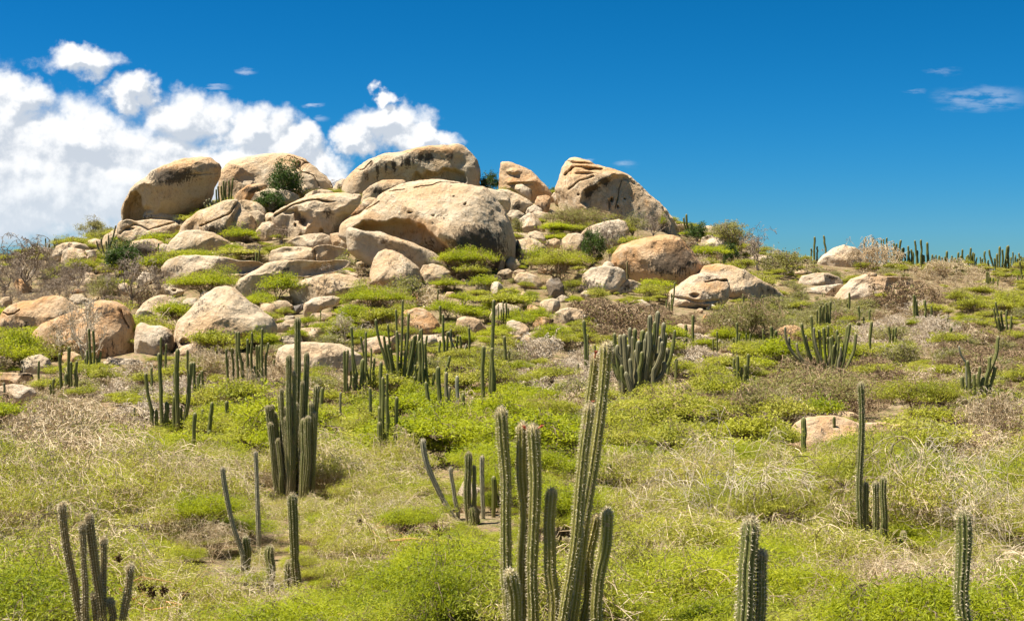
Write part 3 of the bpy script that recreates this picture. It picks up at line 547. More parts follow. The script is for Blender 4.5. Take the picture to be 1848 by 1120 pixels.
rock('D', [(1040,332),(1048,316),(1062,312),(1078,318),(1090,318),(1092,334)], 'small white stone lying on top of the broad peach coloured boulder', 'pale', D=117)
rock('D', [(678,425),(720,400),(800,385),(900,378),(935,385),(900,410),(850,435),(740,440)], 'flat grey and white slab at the left foot of the peach coloured boulder', 'pale', stains=[(850,405,60,14,.6)])
rock('D', [(658,322),(700,305),(765,320),(720,335)], 'thin pale slab above the speckled white boulder', 'pale')
rock('D', [(563,660),(580,610),(620,590),(670,588),(710,610),(722,670),(650,685),(590,680)], 'bright orange boulder behind the fan shaped cactus', 'orange', warms=[(640,610,80,50,.8)])
rock('D', [(563,380),(580,366),(605,380),(600,395),(570,395)], 'tiny stone at the right tip of the long sloping boulder', 'tan')
rock('D', [(278,735),(285,700),(330,695),(352,712),(340,740)], 'small pale boulder behind the row of short cacti', 'pale')
rock('D', [(283,755),(310,732),(350,735),(368,760),(330,775)], 'small pinkish boulder below the row of short cacti', 'pale')
rock('K', [(-80,262),(-50,200),(-20,165),(20,142),(80,132),(150,128),(215,140),(260,158),(330,158),(400,160),(470,176),(545,212),(575,260),(400,300),(250,300),(100,300),(-20,290)], 'wide flat outcrop of tan rock below the fan shaped cactus', 'orange', hero=True, T=.9, lean=1.0, stains=[(80,200,30,20,.4)])
rock('K', [(128,130),(160,110),(240,115),(272,135),(268,175),(220,185),(200,150)], 'rounded knob behind the wide flat outcrop', 'tan')

def rubble():
    rr = np.random.default_rng(5); src = []
    for k in range(7):
        n = 9; a = np.linspace(0, 6.28, n, endpoint=False); r = rr.uniform(.75, 1.15, n)
        pts = [(900+14*r[i]*math.cos(a[i])*rr.uniform(1, 1.25), 520+9*r[i]*math.sin(a[i])) for i in range(n)]
        o = rock('P', pts, 'loose stone lying among the boulders of the hill', ['tan', 'pale', 'grey', 'tan', 'pale', 'orange', 'tan'][k], facets=3, name='stone', group='loose stones among the boulders')
        ROCKS.pop(); src.append(o)
    first = list(src); polys = [(p, D) for p, D in ROCKS]; done = 0; tries = 0
    while done < 230 and tries < 12000:
        tries += 1; px = rr.uniform(120, 1330); py = rr.uniform(395, 640)
        if py > 520 and rr.random() < .5: continue
        if float(scr(px, 157.0)) > py-4: continue
        D = ground_D(px, py); w = rr.uniform(12, 36) if rr.random() < .65 else rr.uniform(36, 66)
        if any(in_poly(np.array([[px, py-3], [px, py-w*.5]]), p).any() and D < DD+6 for p, DD in polys): continue
        if first: o = first.pop()
        else:
            s_ = src[rr.integers(0, 7)]; o = s_.copy(); sc.collection.objects.link(o)
        X = (px-924)*D/F; k_ = w*D/(30*115.0)
        o.location = (X, D, float(H(X, D))-.12*k_*2); o.rotation_euler = (rr.normal()*.15, rr.normal()*.15, rr.uniform(0, 6.28)); o.scale = (k_, k_, k_*rr.uniform(.8, 1.2)); done += 1
rubble()

# ------------------------------------------------------------------ plant materials
def mat_leaf(name, c1, c2, c3, trans=0.38):
    m, g = mat_new(name)
    obj, pos = coords(g)
    v = g.n('ShaderNodeAttribute', attribute_name='v').outputs['Fac']
    r = g.n('ShaderNodeObjectInfo').outputs['Random']
    n = g.m('ADD', g.m('MULTIPLY', g.noise(pos, 0.35, 3), 0.6), g.m('MULTIPLY', g.noise(pos, 1.6, 3), 0.4))
    t = g.m('ADD', g.m('MULTIPLY', v, 0.55), g.m('MULTIPLY', g.m('SUBTRACT', n, 0.38), 1.5))
    c = g.mix(g.sstep(t, 0.1, 0.75), c1, c2)
    c = g.mix(g.sstep(g.m('ADD', g.m('MULTIPLY', r, 0.6), g.m('MULTIPLY', v, 0.4)), 0.62, 0.95, 0, 0.8), c, c3)
    d = g.n('ShaderNodeBsdfPrincipled', ins={'Base Color': c, 'Roughness': 0.6, 'Specular IOR Level': 0.25})
    tr = g.n('ShaderNodeBsdfTranslucent', ins={'Color': g.mix(0.5, c, (c2[0]*1.3, c2[1]*1.35, c2[2]*0.6))})
    mx = g.n('ShaderNodeMixShader', ins={0: trans, 1: d.outputs[0], 2: tr.outputs[0]})
    g.n('ShaderNodeOutputMaterial', ins={0: mx.outputs[0]}); return m
def mat_wood(name, c1, c2, rough=0.9):
    m, g = mat_new(name)
    obj, pos = coords(g)
    v = g.n('ShaderNodeAttribute', attribute_name='v').outputs['Fac']
    n = g.noise(obj, 9.0, 4); n2 = g.noise(pos, 0.7, 3)
    c = g.mix(g.sstep(g.m('ADD', g.m('MULTIPLY', v, 0.6), g.m('MULTIPLY', n, 0.5)), 0.2, 0.85), c1, c2)
    c = g.mix(g.sstep(n2, 0.4, 0.7, 0, 0.4), c, (c1[0]*0.8, c1[1]*0.7, c1[2]*0.6))
    p = g.n('ShaderNodeBsdfPrincipled', ins={'Base Color': c, 'Roughness': rough, 'Specular IOR Level': 0.15})
    g.n('ShaderNodeOutputMaterial', ins={0: p.outputs[0]}); return m
ML = {'green': mat_leaf('acacia_leaf', (0.16,0.18,0.022), (0.44,0.43,0.045), (0.57,0.50,0.12)),
      'vivid': mat_leaf('fresh_leaf', (0.14,0.19,0.012), (0.40,0.42,0.016), (0.52,0.50,0.04), 0.45),
      'olive': mat_leaf('olive_leaf', (0.16,0.16,0.05), (0.34,0.32,0.11), (0.42,0.38,0.17)),
      'dark': mat_leaf('dark_leaf', (0.035,0.07,0.012), (0.075,0.125,0.02), (0.12,0.17,0.03), 0.25)}
MW = {'bark': mat_wood('thorn_bark', (0.13,0.09,0.06), (0.27,0.20,0.14)),
      'tan': mat_wood('dry_twig', (0.36,0.255,0.14), (0.72,0.59,0.40)),
      'white': mat_wood('bleached_twig', (0.42,0.33,0.225), (0.70,0.60,0.455)),
      'grey': mat_wood('grey_twig', (0.20,0.15,0.11), (0.44,0.36,0.27)),
      'brown': mat_wood('brown_twig', (0.19,0.125,0.07), (0.42,0.30,0.18)),
      'orange': mat_wood('orange_stalk', (0.42,0.22,0.07), (0.60,0.38,0.16)),
      'seed': mat_wood('seed_head', (0.07,0.04,0.02), (0.16,0.10,0.05))}

# ------------------------------------------------------------------ shrubs: branch skeletons, twigs and leaf sprays
def tubes(segs, sides=4):
    """segs: array (n, 8) p0, p1, r0, r1 -> verts, quads, per-vertex random"""
    s = np.asarray(segs, dtype=float); n = len(s)
    a, b = s[:, :3], s[:, 3:6]; d = b-a; L = np.linalg.norm(d, axis=1, keepdims=True)+1e-9; d = d/L
    up = np.where(np.abs(d[:, 2:3]) > 0.9, np.array([[1.0, 0, 0]]), np.array([[0, 0, 1.0]]))
    x = np.cross(d, up); x /= np.linalg.norm(x, axis=1, keepdims=True)+1e-9; y = np.cross(d, x)
    an = np.arange(sides)*2*np.pi/sides
    ring = x[:, None]*np.cos(an)[None, :, None] + y[:, None]*np.sin(an)[None, :, None]
    v0 = a[:, None]+ring*s[:, 6][:, None, None]; v1 = b[:, None]+ring*s[:, 7][:, None, None]
    v = np.concatenate([v0, v1], 1).reshape(-1, 3)
    base = (np.arange(n)*2*sides)[:, None]; i = np.arange(sides)[None]; j = (i+1) % sides
    f = np.stack([base+i, base+j, base+sides+j, base+sides+i], -1).reshape(-1, 4)
    rv = np.repeat(np.random.default_rng(n).random(n), 2*sides)
    return v, f, rv
def leaves(c, la, lb, rr, upb=0.6, tri=False):
    n = len(c); nm = rr.normal(size=(n, 3)); nm[:, 2] = np.abs(nm[:, 2])+upb; nm /= np.linalg.norm(nm, axis=1, keepdims=True)
    t = rr.normal(size=(n, 3)); t -= nm*(t*nm).sum(1, keepdims=True); t /= np.linalg.norm(t, axis=1, keepdims=True)+1e-9
    u = np.cross(nm, t); k = rr.uniform(0.6, 1.3, (n, 1))
    v = np.stack([c-t*la*k, c+u*lb*k-t*la*k*0.1, c+t*la*k, c-u*lb*k-t*la*k*0.1], 1).reshape(-1, 3)
    f = np.arange(n*4).reshape(-1, 4)
    return v, f
def skeleton(seed, R=1.2, Ht=0.9, limbs=7, levels=4, kids=2.6, r0=0.03, wig=0.35, upward=0.0, lean=(0, 0), trunk=0.0, flat=0.5, shrink=0.62, rmin=0.0025, nseg=3):
    rr = np.random.default_rng(seed); segs, tips = [], []
    L0 = math.hypot(R, Ht)*0.40
    stack = []
    b = np.zeros(3)
    if trunk > 0:
        p = b.copy(); d = np.array([rr.normal()*0.12, rr.normal()*0.12, 1.0])
        for i in range(3):
            d = d+rr.normal(size=3)*0.15; d /= np.linalg.norm(d); q = p+d*trunk/3
            segs.append([*p, *q, r0*2.2*(1-0.12*i), r0*2.2*(1-0.12*(i+1))]); p = q
        b = p
    for i in range(limbs):
        a = 2*math.pi*(i+rr.uniform(-.35, .35))/limbs; el = rr.uniform(0.15, 1.2) if upward == 0 else rr.uniform(0.6, 1.35)
        d = np.array([math.cos(a)*math.cos(el)+lean[0], math.sin(a)*math.cos(el)+lean[1], math.sin(el)]); d /= np.linalg.norm(d)
        stack.append((b+rr.normal(size=3)*np.array([.05, .05, 0])*R, d, L0*rr.uniform(.75, 1.2), r0*rr.uniform(.6, 1.1), 0))
    while stack:
        p, d, L, r, lv = stack.pop()
        last = lv == levels
        ns = 2 if last else nseg
        for k in range(ns):
            rad = math.hypot(p[0]-lean[0]*R, p[1]-lean[1]*R)/R; cap = Ht*(1-0.42*min(rad, 1.3)**2)
            d = d+rr.normal(size=3)*wig; 
            if p[2] > cap*0.85: d[2] -= flat*0.8
            elif p[2] < 0.12*Ht: d[2] += 0.45
            else: d[2] += upward*0.15+0.05
            if rad > 1.0: d[:2] -= p[:2]/R*0.35
            d /= np.linalg.norm(d)
            q = p+d*L/ns; r1 = max(r*(0.80 if not last else 0.55), rmin)
            segs.append([*p, *q, max(r, rmin), r1]); p = q; r = r1
            if not last:
                m = int(kids/ns+rr.random()*1.0) if k else int(rr.random()*1.4)
                for _ in range(m):
                    e = d*0.55+rr.normal(size=3)*0.75; e[2] = e[2]*0.6+0.08; e /= np.linalg.norm(e)
                    stack.append((p, e, L*shrink*rr.uniform(.7, 1.25), r*0.62, lv+1))
        if last: tips.append((*p, *d))
        else: stack.append((p, d, L*shrink, r*0.8, lv+1))
    return np.array(segs), np.array(tips)
def sprays(tips, n, spread, rr, flat=0.35):
    idx = rr.integers(0, len(tips), n)
    t = tips[idx]; o = rr.normal(size=(n, 3))*spread; o[:, 2] *= flat
    back = t[:, 3:6]*rr.uniform(-1.2, 0.5, (n, 1))*spread*1.6
    return t[:, :3]+o-back*0.3, idx
class Shrub:
    def __init__(s, name, seed, sk, wood, leafn=0, leaf='green', la=.02, lb=.007, spread=.1, sides=3, flat=0.35, cut=None, upb=0.6):
        rr = np.random.default_rng(seed+999)
        segs, tips = skeleton(seed, **sk)
        v, f, rv = tubes(segs, sides)
        s.wood = (v, f, rv, MW[wood]); s.leaf = None; s.name = name; s.h = float(np.quantile(v[:, 2], .98)); s.r = float(np.quantile(np.hypot(v[:, 0], v[:, 1]), .95))
        if leafn:
            tt = tips if cut is None else tips[tips[:, 2] > np.quantile(tips[:, 2], cut)]
            c, idx = sprays(tt, leafn, spread, rr, flat)
            lv, lf = leaves(c, la, lb, rr, upb)
            a = np.repeat(np.clip(rr.random(len(tt))[idx]*0.7+rr.random(leafn)*0.3, 0, 1), 4)
            s.leaf = (lv, lf, a, ML[leaf])
        s._m = {}
    def joint(s):
        if 'j' not in s._m:
            v, f, a, m = s.wood
            if s.leaf:
                lv, lf, la, lm = s.leaf
                s._m['j'] = mesh_np(s.name, np.concatenate([v, lv]), np.concatenate([f, lf+len(v)]), [m, lm], False, {'v': np.concatenate([a, la])}, np.concatenate([np.zeros(len(f)), np.ones(len(lf))]))
            else: s._m['j'] = mesh_np(s.name, v, f, [m], False, {'v': a})
        return s._m['j']
    def parts(s):
        if 'p' not in s._m:
            out = [('branches', mesh_np(s.name+'_branches', s.wood[0], s.wood[1], [s.wood[3]], False, {'v': s.wood[2]}))]
            if s.leaf: out.append(('foliage', mesh_np(s.name+'_foliage', s.leaf[0], s.leaf[1], [s.leaf[3]], False, {'v': s.leaf[2]})))
            s._m['p'] = out
        return s._m['p']
SK = dict
LIB = {}
def lib(key, n, *a, **k):
    seed0 = k.pop('seed')
    LIB[key] = [Shrub('%s_%d' % (key, i), seed0+i*13, *a, **k) for i in range(n)]
# near: fine twigs and leaflets; far: fewer, larger ones
lib('green_near', 5, SK(R=1.35, Ht=1.1, limbs=8, levels=4, kids=3.0, r0=.024, trunk=.3, upward=1, wig=.38, flat=.6), 'bark', seed=11, leafn=15000, leaf='green', la=.027, lb=.0055, spread=.13, flat=.16, cut=.45)
lib('vivid_near', 3, SK(R=1.25, Ht=1.1, limbs=9, levels=4, kids=3.0, r0=.02, trunk=.25, upward=1, wig=.38, flat=.6), 'bark', seed=41, leafn=21000, leaf='vivid', la=.026, lb=.0055, spread=.15, flat=.2, cut=.4)
lib('mixed_near', 4, SK(R=1.4, Ht=1.1, limbs=8, levels=4, kids=3.3, r0=.018, shrink=.70, rmin=.003, trunk=.2, upward=1, flat=.6), 'tan', seed=71, leafn=9500, leaf='green', la=.026, lb=.0055, spread=.12, flat=.18, cut=.4)
lib('dry_near', 4, SK(R=1.4, Ht=1.0, limbs=9, levels=4, kids=3.3, r0=.014, wig=.26, shrink=.72, rmin=.0026), 'tan', seed=101, leafn=1500, leaf='olive', la=.017, lb=.006, spread=.06)
lib('white_near', 3, SK(R=1.7, Ht=1.5, limbs=6, levels=4, kids=2.8, r0=.018, wig=.28, upward=1, flat=.3, rmin=.0028, shrink=.7), 'white', seed=131)
lib('green_far', 5, SK(R=1.4, Ht=1.05, limbs=8, levels=3, kids=3.4, r0=.03, rmin=.007, trunk=.3, upward=1, wig=.4, flat=.6), 'bark', seed=211, leafn=4200, leaf='green', la=.05, lb=.018, spread=.20, flat=.2, cut=.45)
lib('vivid_far', 4, SK(R=1.3, Ht=1.05, limbs=8, levels=3, kids=3.4, r0=.03, rmin=.007, trunk=.25, upward=1, wig=.4, flat=.6), 'bark', seed=241, leafn=5000, leaf='vivid', la=.05, lb=.018, spread=.21, flat=.22, cut=.4)
lib('olive_far', 3, SK(R=1.3, Ht=.9, limbs=8, levels=4, kids=2.4, r0=.03, rmin=.007), 'grey', seed=271, leafn=2600, leaf='olive', la=.05, lb=.02, spread=.15)
lib('dry_far', 3, SK(R=1.3, Ht=.85, limbs=9, levels=4, kids=2.8, r0=.03, rmin=.008), 'tan', seed=301, leafn=250, leaf='olive', la=.045, lb=.016, spread=.12)
lib('white_far', 2, SK(R=1.3, Ht=.9, limbs=9, levels=4, kids=2.8, r0=.028, rmin=.009, wig=.4), 'white', seed=331)
lib('brown_far', 2, SK(R=1.3, Ht=.9, limbs=9, levels=4, kids=2.8, r0=.03, rmin=.009), 'brown', seed=361, leafn=200, leaf='olive', la=.045, lb=.016, spread=.12)
lib('grey_tree', 3, SK(R=1.5, Ht=2.6, limbs=6, levels=5, kids=2.2, r0=.06, rmin=.010, wig=.36, upward=1, trunk=.5, flat=.2), 'grey', seed=401)
lib('white_tree', 2, SK(R=2.0, Ht=2.2, limbs=6, levels=5, kids=2.0, r0=.055, rmin=.008, wig=.42, upward=1, trunk=.3, flat=.3), 'white', seed=431)
lib('dark_tree', 2, SK(R=1.4, Ht=2.8, limbs=7, levels=4, kids=2.4, r0=.07, rmin=.01, upward=1, trunk=.9, flat=.2), 'grey', seed=461, leafn=5200, leaf='dark', la=.085, lb=.045, spread=.17, flat=.8, upb=.2)
lib('olive_tree', 2, SK(R=1.7, Ht=2.2, limbs=7, levels=4, kids=2.6, r0=.06, rmin=.009, upward=1, trunk=.4), 'grey', seed=491, leafn=4200, leaf='olive', la=.05, lb=.022, spread=.16)

def put(key, px, py, w, h, label, cat='shrub', name='thorn_bush', idx=0, rot=None, D=None, group=None, dz=0.0, asdict={}):
    """a shrub whose crown is about w x h photo px and whose foot is seen at (px, py)"""
    sb = LIB[key][idx % len(LIB[key])]
    D = D or ground_D(px, min(py, 1250)); m = D/F
    X = (px-924)*m; z = float(H(X, D))+dz
    root = bpy.data.objects.new(name, None); sc.collection.objects.link(root)
    root.location = (X, D, z); root.empty_display_size = 0.3
    sxy = w*m/2/sb.r; root.scale = (sxy, sxy, h*m/sb.h)
    root.rotation_euler = (0, 0, rot if rot is not None else (px*1.7+py) % 6.28)
    tag(root, label, cat, group)
    for pn, me in sb.parts(): link(pn, me, (0, 0, 0), root)
    return root

# ------------------------------------------------------------------ cacti
def mat_cactus(name, groove, skin, crest, tip, corky=(0.20,0.15,0.09)):
    m, g = mat_new(name)
    obj, pos = coords(g)
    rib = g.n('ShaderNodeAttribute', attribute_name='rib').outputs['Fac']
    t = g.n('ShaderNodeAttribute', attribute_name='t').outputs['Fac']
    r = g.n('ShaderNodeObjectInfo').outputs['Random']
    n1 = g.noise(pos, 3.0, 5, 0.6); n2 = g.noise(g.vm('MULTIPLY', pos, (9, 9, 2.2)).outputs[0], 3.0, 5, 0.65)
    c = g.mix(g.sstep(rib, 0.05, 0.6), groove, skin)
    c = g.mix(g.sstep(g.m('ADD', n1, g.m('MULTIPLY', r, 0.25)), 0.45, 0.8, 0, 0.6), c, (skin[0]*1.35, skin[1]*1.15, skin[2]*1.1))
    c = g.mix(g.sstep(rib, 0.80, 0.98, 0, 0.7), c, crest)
    c = g.mix(g.sstep(n2, 0.60, 0.75, 0, 0.5), c, corky)
    sc1 = g.noise(pos, 7.0, 3, 0.5)
    c = g.mix(g.sstep(sc1, 0.66, 0.70, 0, 0.85), c, (0.30,0.23,0.13))
    c = g.mix(g.sstep(g.m('ADD', t, g.m('MULTIPLY', g.m('SUBTRACT', n1, 0.5), 0.5)), 0.0, 0.30, 0.8, 0), c, corky)
    c = g.mix(g.sstep(t, 0.965, 1.0, 0, 0.8), c, tip)
    b = g.n('ShaderNodeBump', ins={'Strength': 0.4, 'Distance': 0.01, 'Height': n2})
    p = g.n('ShaderNodeBsdfPrincipled', ins={'Base Color': c, 'Roughness': 0.55, 'Normal': b.outputs[0], 'Specular IOR Level': 0.3})
    g.n('ShaderNodeOutputMaterial', ins={0: p.outputs[0]}); return m
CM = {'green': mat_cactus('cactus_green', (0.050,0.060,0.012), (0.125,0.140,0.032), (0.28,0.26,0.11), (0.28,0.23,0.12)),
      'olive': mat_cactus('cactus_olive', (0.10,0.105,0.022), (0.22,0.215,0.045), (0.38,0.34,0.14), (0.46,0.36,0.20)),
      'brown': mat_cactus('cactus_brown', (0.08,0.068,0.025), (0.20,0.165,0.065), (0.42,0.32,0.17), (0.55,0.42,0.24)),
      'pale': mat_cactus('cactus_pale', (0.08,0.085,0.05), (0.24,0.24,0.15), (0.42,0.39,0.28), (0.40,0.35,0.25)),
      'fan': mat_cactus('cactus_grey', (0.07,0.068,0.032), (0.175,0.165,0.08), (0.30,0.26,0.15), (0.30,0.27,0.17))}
MSP = mat_wood('spine', (0.50,0.40,0.24), (0.78,0.70,0.50), 0.6)
MFL = mat_wood('cactus_flower', (0.45,0.10,0.06), (0.62,0.22,0.12), 0.6)
cseed = [0]
def stem_mesh(P, rad, ribs, mat, spines=0, depth=0.20, dens=1.0):
    """P: (n,3) path points from the ground up"""
    cseed[0] += 1; rr = np.random.default_rng(cseed[0]+500)
    P = np.asarray(P, float); seg = np.linalg.norm(np.diff(P, axis=0), axis=1); L = seg.sum(); cum = np.concatenate([[0], np.cumsum(seg)])
    near = spines > 0
    per = 8 if near else 4
    sides = ribs*(8 if near else (4 if rad*dens > 0.0 and dens >= 1 else 2))
    M = int(np.clip(L/(0.03 if near else 0.12), 10, 180))
    cap = min(rad*1.7, L*0.3)
    ts = np.concatenate([np.linspace(0, L-cap, M), L-cap+cap*np.sin(np.linspace(0, np.pi/2, 8))[1:]])
    C = np.stack([np.interp(ts, cum, P[:, i]) for i in range(3)], 1)
    T = np.gradient(C, axis=0); T[-5:] = T[-6]; T /= np.linalg.norm(T, axis=1, keepdims=True)+1e-9
    X = np.cross(T, np.array([0, 1.0, 0.05])); X /= np.linalg.norm(X, axis=1, keepdims=True); Y = np.cross(T, X)
    cons = 1+0.055*np.sin(ts*rr.uniform(2.2, 3.8)+rr.uniform(0, 6))+fbm(np.stack([ts*2.5, ts*0, ts*0], 1), cseed[0], 3)*0.05
    for _ in range(int(L/1.1)):                                     # yearly pinches
        cons -= 0.11*np.exp(-((ts-rr.uniform(0.2, max(L-0.3, .3)))/0.045)**2)
    prof = np.where(ts > L-cap, np.sqrt(np.clip(1-((ts-(L-cap))/cap)**2, 0, 1)), 1.0)*np.clip(0.86+0.14*ts/0.5, 0, 1)
    ang = np.arange(sides)/sides*2*np.pi; ph = rr.uniform(0, 6)
    w = np.abs(np.cos(ribs*ang/2))                                   # 1 on a crest, 0 in a groove
    shape = 1-depth+depth*w**0.8
    Rr = (rad*cons*prof)[:, None]*shape[None]
    a = ang+ph
    v = C[:, None]+X[:, None]*(Rr*np.cos(a))[..., None]+Y[:, None]*(Rr*np.sin(a))[..., None]
    n = len(ts); v = v.reshape(-1, 3)
    i = (np.arange(n-1)*sides)[:, None]; j = np.arange(sides)[None]; k = (j+1) % sides
    f = np.stack([i+j, i+k, i+sides+k, i+sides+j], -1).reshape(-1, 4)
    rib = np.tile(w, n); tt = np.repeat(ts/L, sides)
    fm = np.zeros(len(f)); mats = [CM[mat]]
    if near:
        sv, sf = [], []
        tips = []
        step = 0.027 if spines == 2 else 0.034
        for q in range(ribs):
            aa = ph+q*2*np.pi/ribs
            s0 = np.arange(0.1+rr.uniform(0, step), L-0.004, step)
            for s in s0: tips.append((s, aa))
            # more wool at the tip
            for s in np.linspace(L-cap*1.1, L-0.002, 7): tips.append((s, aa))
        S = np.array([x[0] for x in tips]); A = np.array([x[1] for x in tips])
        ci = np.stack([np.interp(S, ts, C[:, m_]) for m_ in range(3)], 1); Xi = np.stack([np.interp(S, ts, X[:, m_]) for m_ in range(3)], 1)
        Yi = np.stack([np.interp(S, ts, Y[:, m_]) for m_ in range(3)], 1); Ti = np.cross(Xi, Yi); Ti *= np.sign((Ti[:, 2:3]))
        Ri = np.interp(S, ts, rad*cons*prof)
        out = Xi*np.cos(A)[:, None]+Yi*np.sin(A)[:, None]
        top = np.clip((S-(L-cap))/cap, 0, 1)[:, None]
        base = ci+out*Ri[:, None]*0.99
        side = np.cross(out, Ti)
        for kk in range(5):
            d = out*(1-0.5*top)+side*rr.normal(size=(len(S), 1))*0.7+Ti*(rr.normal(size=(len(S), 1))*0.6+top*0.8); d /= np.linalg.norm(d, axis=1, keepdims=True)
            ln = rr.uniform(0.012, 0.034, (len(S), 1))*(1+0.4*top)*(rad/0.05)**0.3
            wv = np.cross(d, rr.normal(size=(len(S), 3))); wv /= np.linalg.norm(wv, axis=1, keepdims=True)+1e-9
            tr = np.stack([base-wv*0.0022, base+wv*0.0022, base+d*ln], 1).reshape(-1, 3); sv.append(tr)
        sv = np.concatenate(sv); sf = np.arange(len(sv)).reshape(-1, 3)+len(v)
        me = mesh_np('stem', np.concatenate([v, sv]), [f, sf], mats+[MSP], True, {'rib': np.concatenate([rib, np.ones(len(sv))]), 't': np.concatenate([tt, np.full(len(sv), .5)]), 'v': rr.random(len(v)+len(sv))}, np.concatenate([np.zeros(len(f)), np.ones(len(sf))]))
    else:
        me = mesh_np('stem', v, f, mats, True, {'rib': rib, 't': tt})
    return me
CACTI = []
def cactus(r, stems, label, mat='green', D=None, spines=0, ribs=8, lift=0.45, cat='cactus', group=None, spread=0.18, name=None, depth=None, dys=None, bend=1.0, flowers=()):
    S = REG[r][2]; rr = np.random.default_rng(len(CACTI)+77)
    st = []
    for s in stems:
        xb, yb = tp(r, s[0], s[1]); xt, yt = tp(r, s[2], s[3]); st.append((xb, yb, xt, yt, s[4]/S))
    pxm = sum(a[0] for a in st)/len(st); yb = max(a[1] for a in st)
    if D is None:
        D = ground_D(pxm, yb)
        for _ in range(6): D = 0.5*D+0.5*ground_D(pxm, min(yb+lift*F/D, 1270))   # the foot stands below the brush that hides it
    m = D/F
    X0 = (pxm-924)*m; z0 = float(H(X0, D))
    CACTI.append((pxm, min(a[3] for a in st), yb, D, max(a[2] for a in st)-min(a[0] for a in st)))
    single = len(st) == 1
    root = None
    if not single:
        root = bpy.data.objects.new(name or 'cactus_clump', None); sc.collection.objects.link(root); root.location = (X0, D, z0); root.empty_display_size = .3
        tag(root, label, cat, group)
    for i, (xb, yb_, xt, yt, w) in enumerate(st):
        dy = 0.0 if single else rr.uniform(-1, 1)*spread*max(1, math.sqrt(len(st))/2.2)
        if dys: dy = dys[i]
        Ds = D+dy; mm = Ds/F
        def pt(px, py, e=0.0): return np.array([(px-924)*mm-X0, dy+e, ZC+(560-py)*mm-z0])
        yg = 560-(float(H((xb-924)*mm, Ds))-ZC)/mm+0.06/mm                     # just below the soil
        xg = xb+(xb-xt)*0.06*(yg-yb_)/max(yb_-yt, 1)
        lean_ = xt-xb
        ctrl = (xb+lean_*(0.5+0.38*bend*min(1, abs(lean_)/max(yb_-yt, 1)*2.2)), yb_+(yt-yb_)*(0.5-0.08*bend))
        e2 = rr.uniform(-.1, .1)
        A_, B_, C_ = pt(xb, yb_), pt(*ctrl, e2*.3), pt(xt, yt, e2)
        q = np.linspace(0, 1, 16)[:, None]
        bz = (1-q)**2*A_+2*q*(1-q)*B_+q*q*C_
        wob = fbm(np.stack([q[:, 0]*2.2+i*7.7, q[:, 0]*0+len(CACTI), q[:, 0]*0], 1), 9, 2)*w*mm*0.35
        bz[:, 0] += wob*np.sin(q[:, 0]*np.pi)
        path = np.concatenate([[pt(xg, yg)], bz]) if yg > yb_+1 else bz
        far = D > 75
        me = stem_mesh(path, w*mm/2*(1.07 if spines == 2 else 1.12), ribs, mat if len(stems[i]) < 6 else stems[i][5], spines, depth if depth is not None else (0.15 if spines == 2 else 0.19 if not far else 0.25), 1.0 if not far else 0.5)
        if single:
            o = link(name or 'columnar_cactus', me, (X0, D, z0)); tag(o, label, cat, group); root = o
        else: link('stem', me, (0, 0, 0), root)
    return root

# foreground group, its foot below the frame
fgc = cactus('J', [(262,1130,224,291,41),(300,1130,308,347,41),(350,1130,347,357,42),(282,1130,254,914,46),(428,1130,424,608,44),(462,1130,572,276,38),(484,1130,592,86,36),(500,1130,638,35,43),(548,1130,598,700,38),(596,1130,636,676,42)],
       'tall spiny foreground cactus clump with ten ribbed stems', 'olive', D=13.0, spines=2, ribs=9, dys=[0,.12,-.08,-.25,-.1,-.3,.2,0,.22,-.12], bend=.12)
cactus('M', [(668,1260,690,630,80),(738,1260,743,785,46)], 'foreground pair of ribbed cacti, one thick and one thin, cut off by the bottom edge', 'green', D=9.5, spines=2, ribs=10, spread=.06)
cactus('K', [(795,1300,790,590,66)], 'single foreground cactus with a pale scar near its top, low on the right', 'green', D=11.0, spines=2, ribs=10)
cactus('L', [(505,1250,386,408,40),(525,1250,484,535,36),(620,1250,538,478,46),(620,1250,605,628,32),(580,1250,567,945,28),(668,1250,664,980,40),(715,1250,782,775,42)], 'fuzzy brown tipped cactus clump of seven stems in the lower left corner', 'brown', D=13.5, spines=2, ribs=11, spread=.10)
cactus('H', [(450,905,422,358,52,'green'),(400,930,400,760,44,'green')], 'thick dark cactus with a stub beside it among twigs, lower left of centre', 'green', spines=1, ribs=10, lift=.2)
cactus('H', [(283,890,283,675,46)], 'short stout cactus left of the thick dark one', 'green', spines=1, ribs=10, lift=.2)
cactus('H', [(125,720,12,200,24),(145,835,145,613,38,'green')], 'pale leaning cactus stem with a short green stem at its foot', 'pale', spines=1, ribs=8, lift=.2)
cactus('H', [(222,740,198,112,24)], 'tall thin pale cactus on a woody stalk', 'pale', spines=1, ribs=8, bend=.2, lift=.2)
cactus('H', [(1425,555,1195,38,28),(1405,470,1360,205,22)], 'two bleached leaning cactus stems in the hollow', 'pale', spines=1, ribs=7, lift=.2)
cactus('H', [(1470,555,1468,112,40),(1512,530,1500,195,22),(1482,560,1482,435,44),(1523,540,1522,450,30)], 'green cactus with a round topped stub in front, in the hollow', 'green', spines=1, ribs=9, lift=.2)
cactus('H', [(1556,540,1548,138,24)], 'thin grey striped cactus right of the green one in the hollow', 'pale', ribs=7, spines=1, lift=.2)
cactus('H', [(1618,530,1617,255,26)], 'thin dark cactus just left of the foreground clump', 'green', ribs=8, lift=.2)
cactus('H', [(1255,355,1255,285,20),(1290,340,1290,280,18)], 'two small dark cactus stubs at the edge of the hollow', 'green', ribs=8, lift=.2)
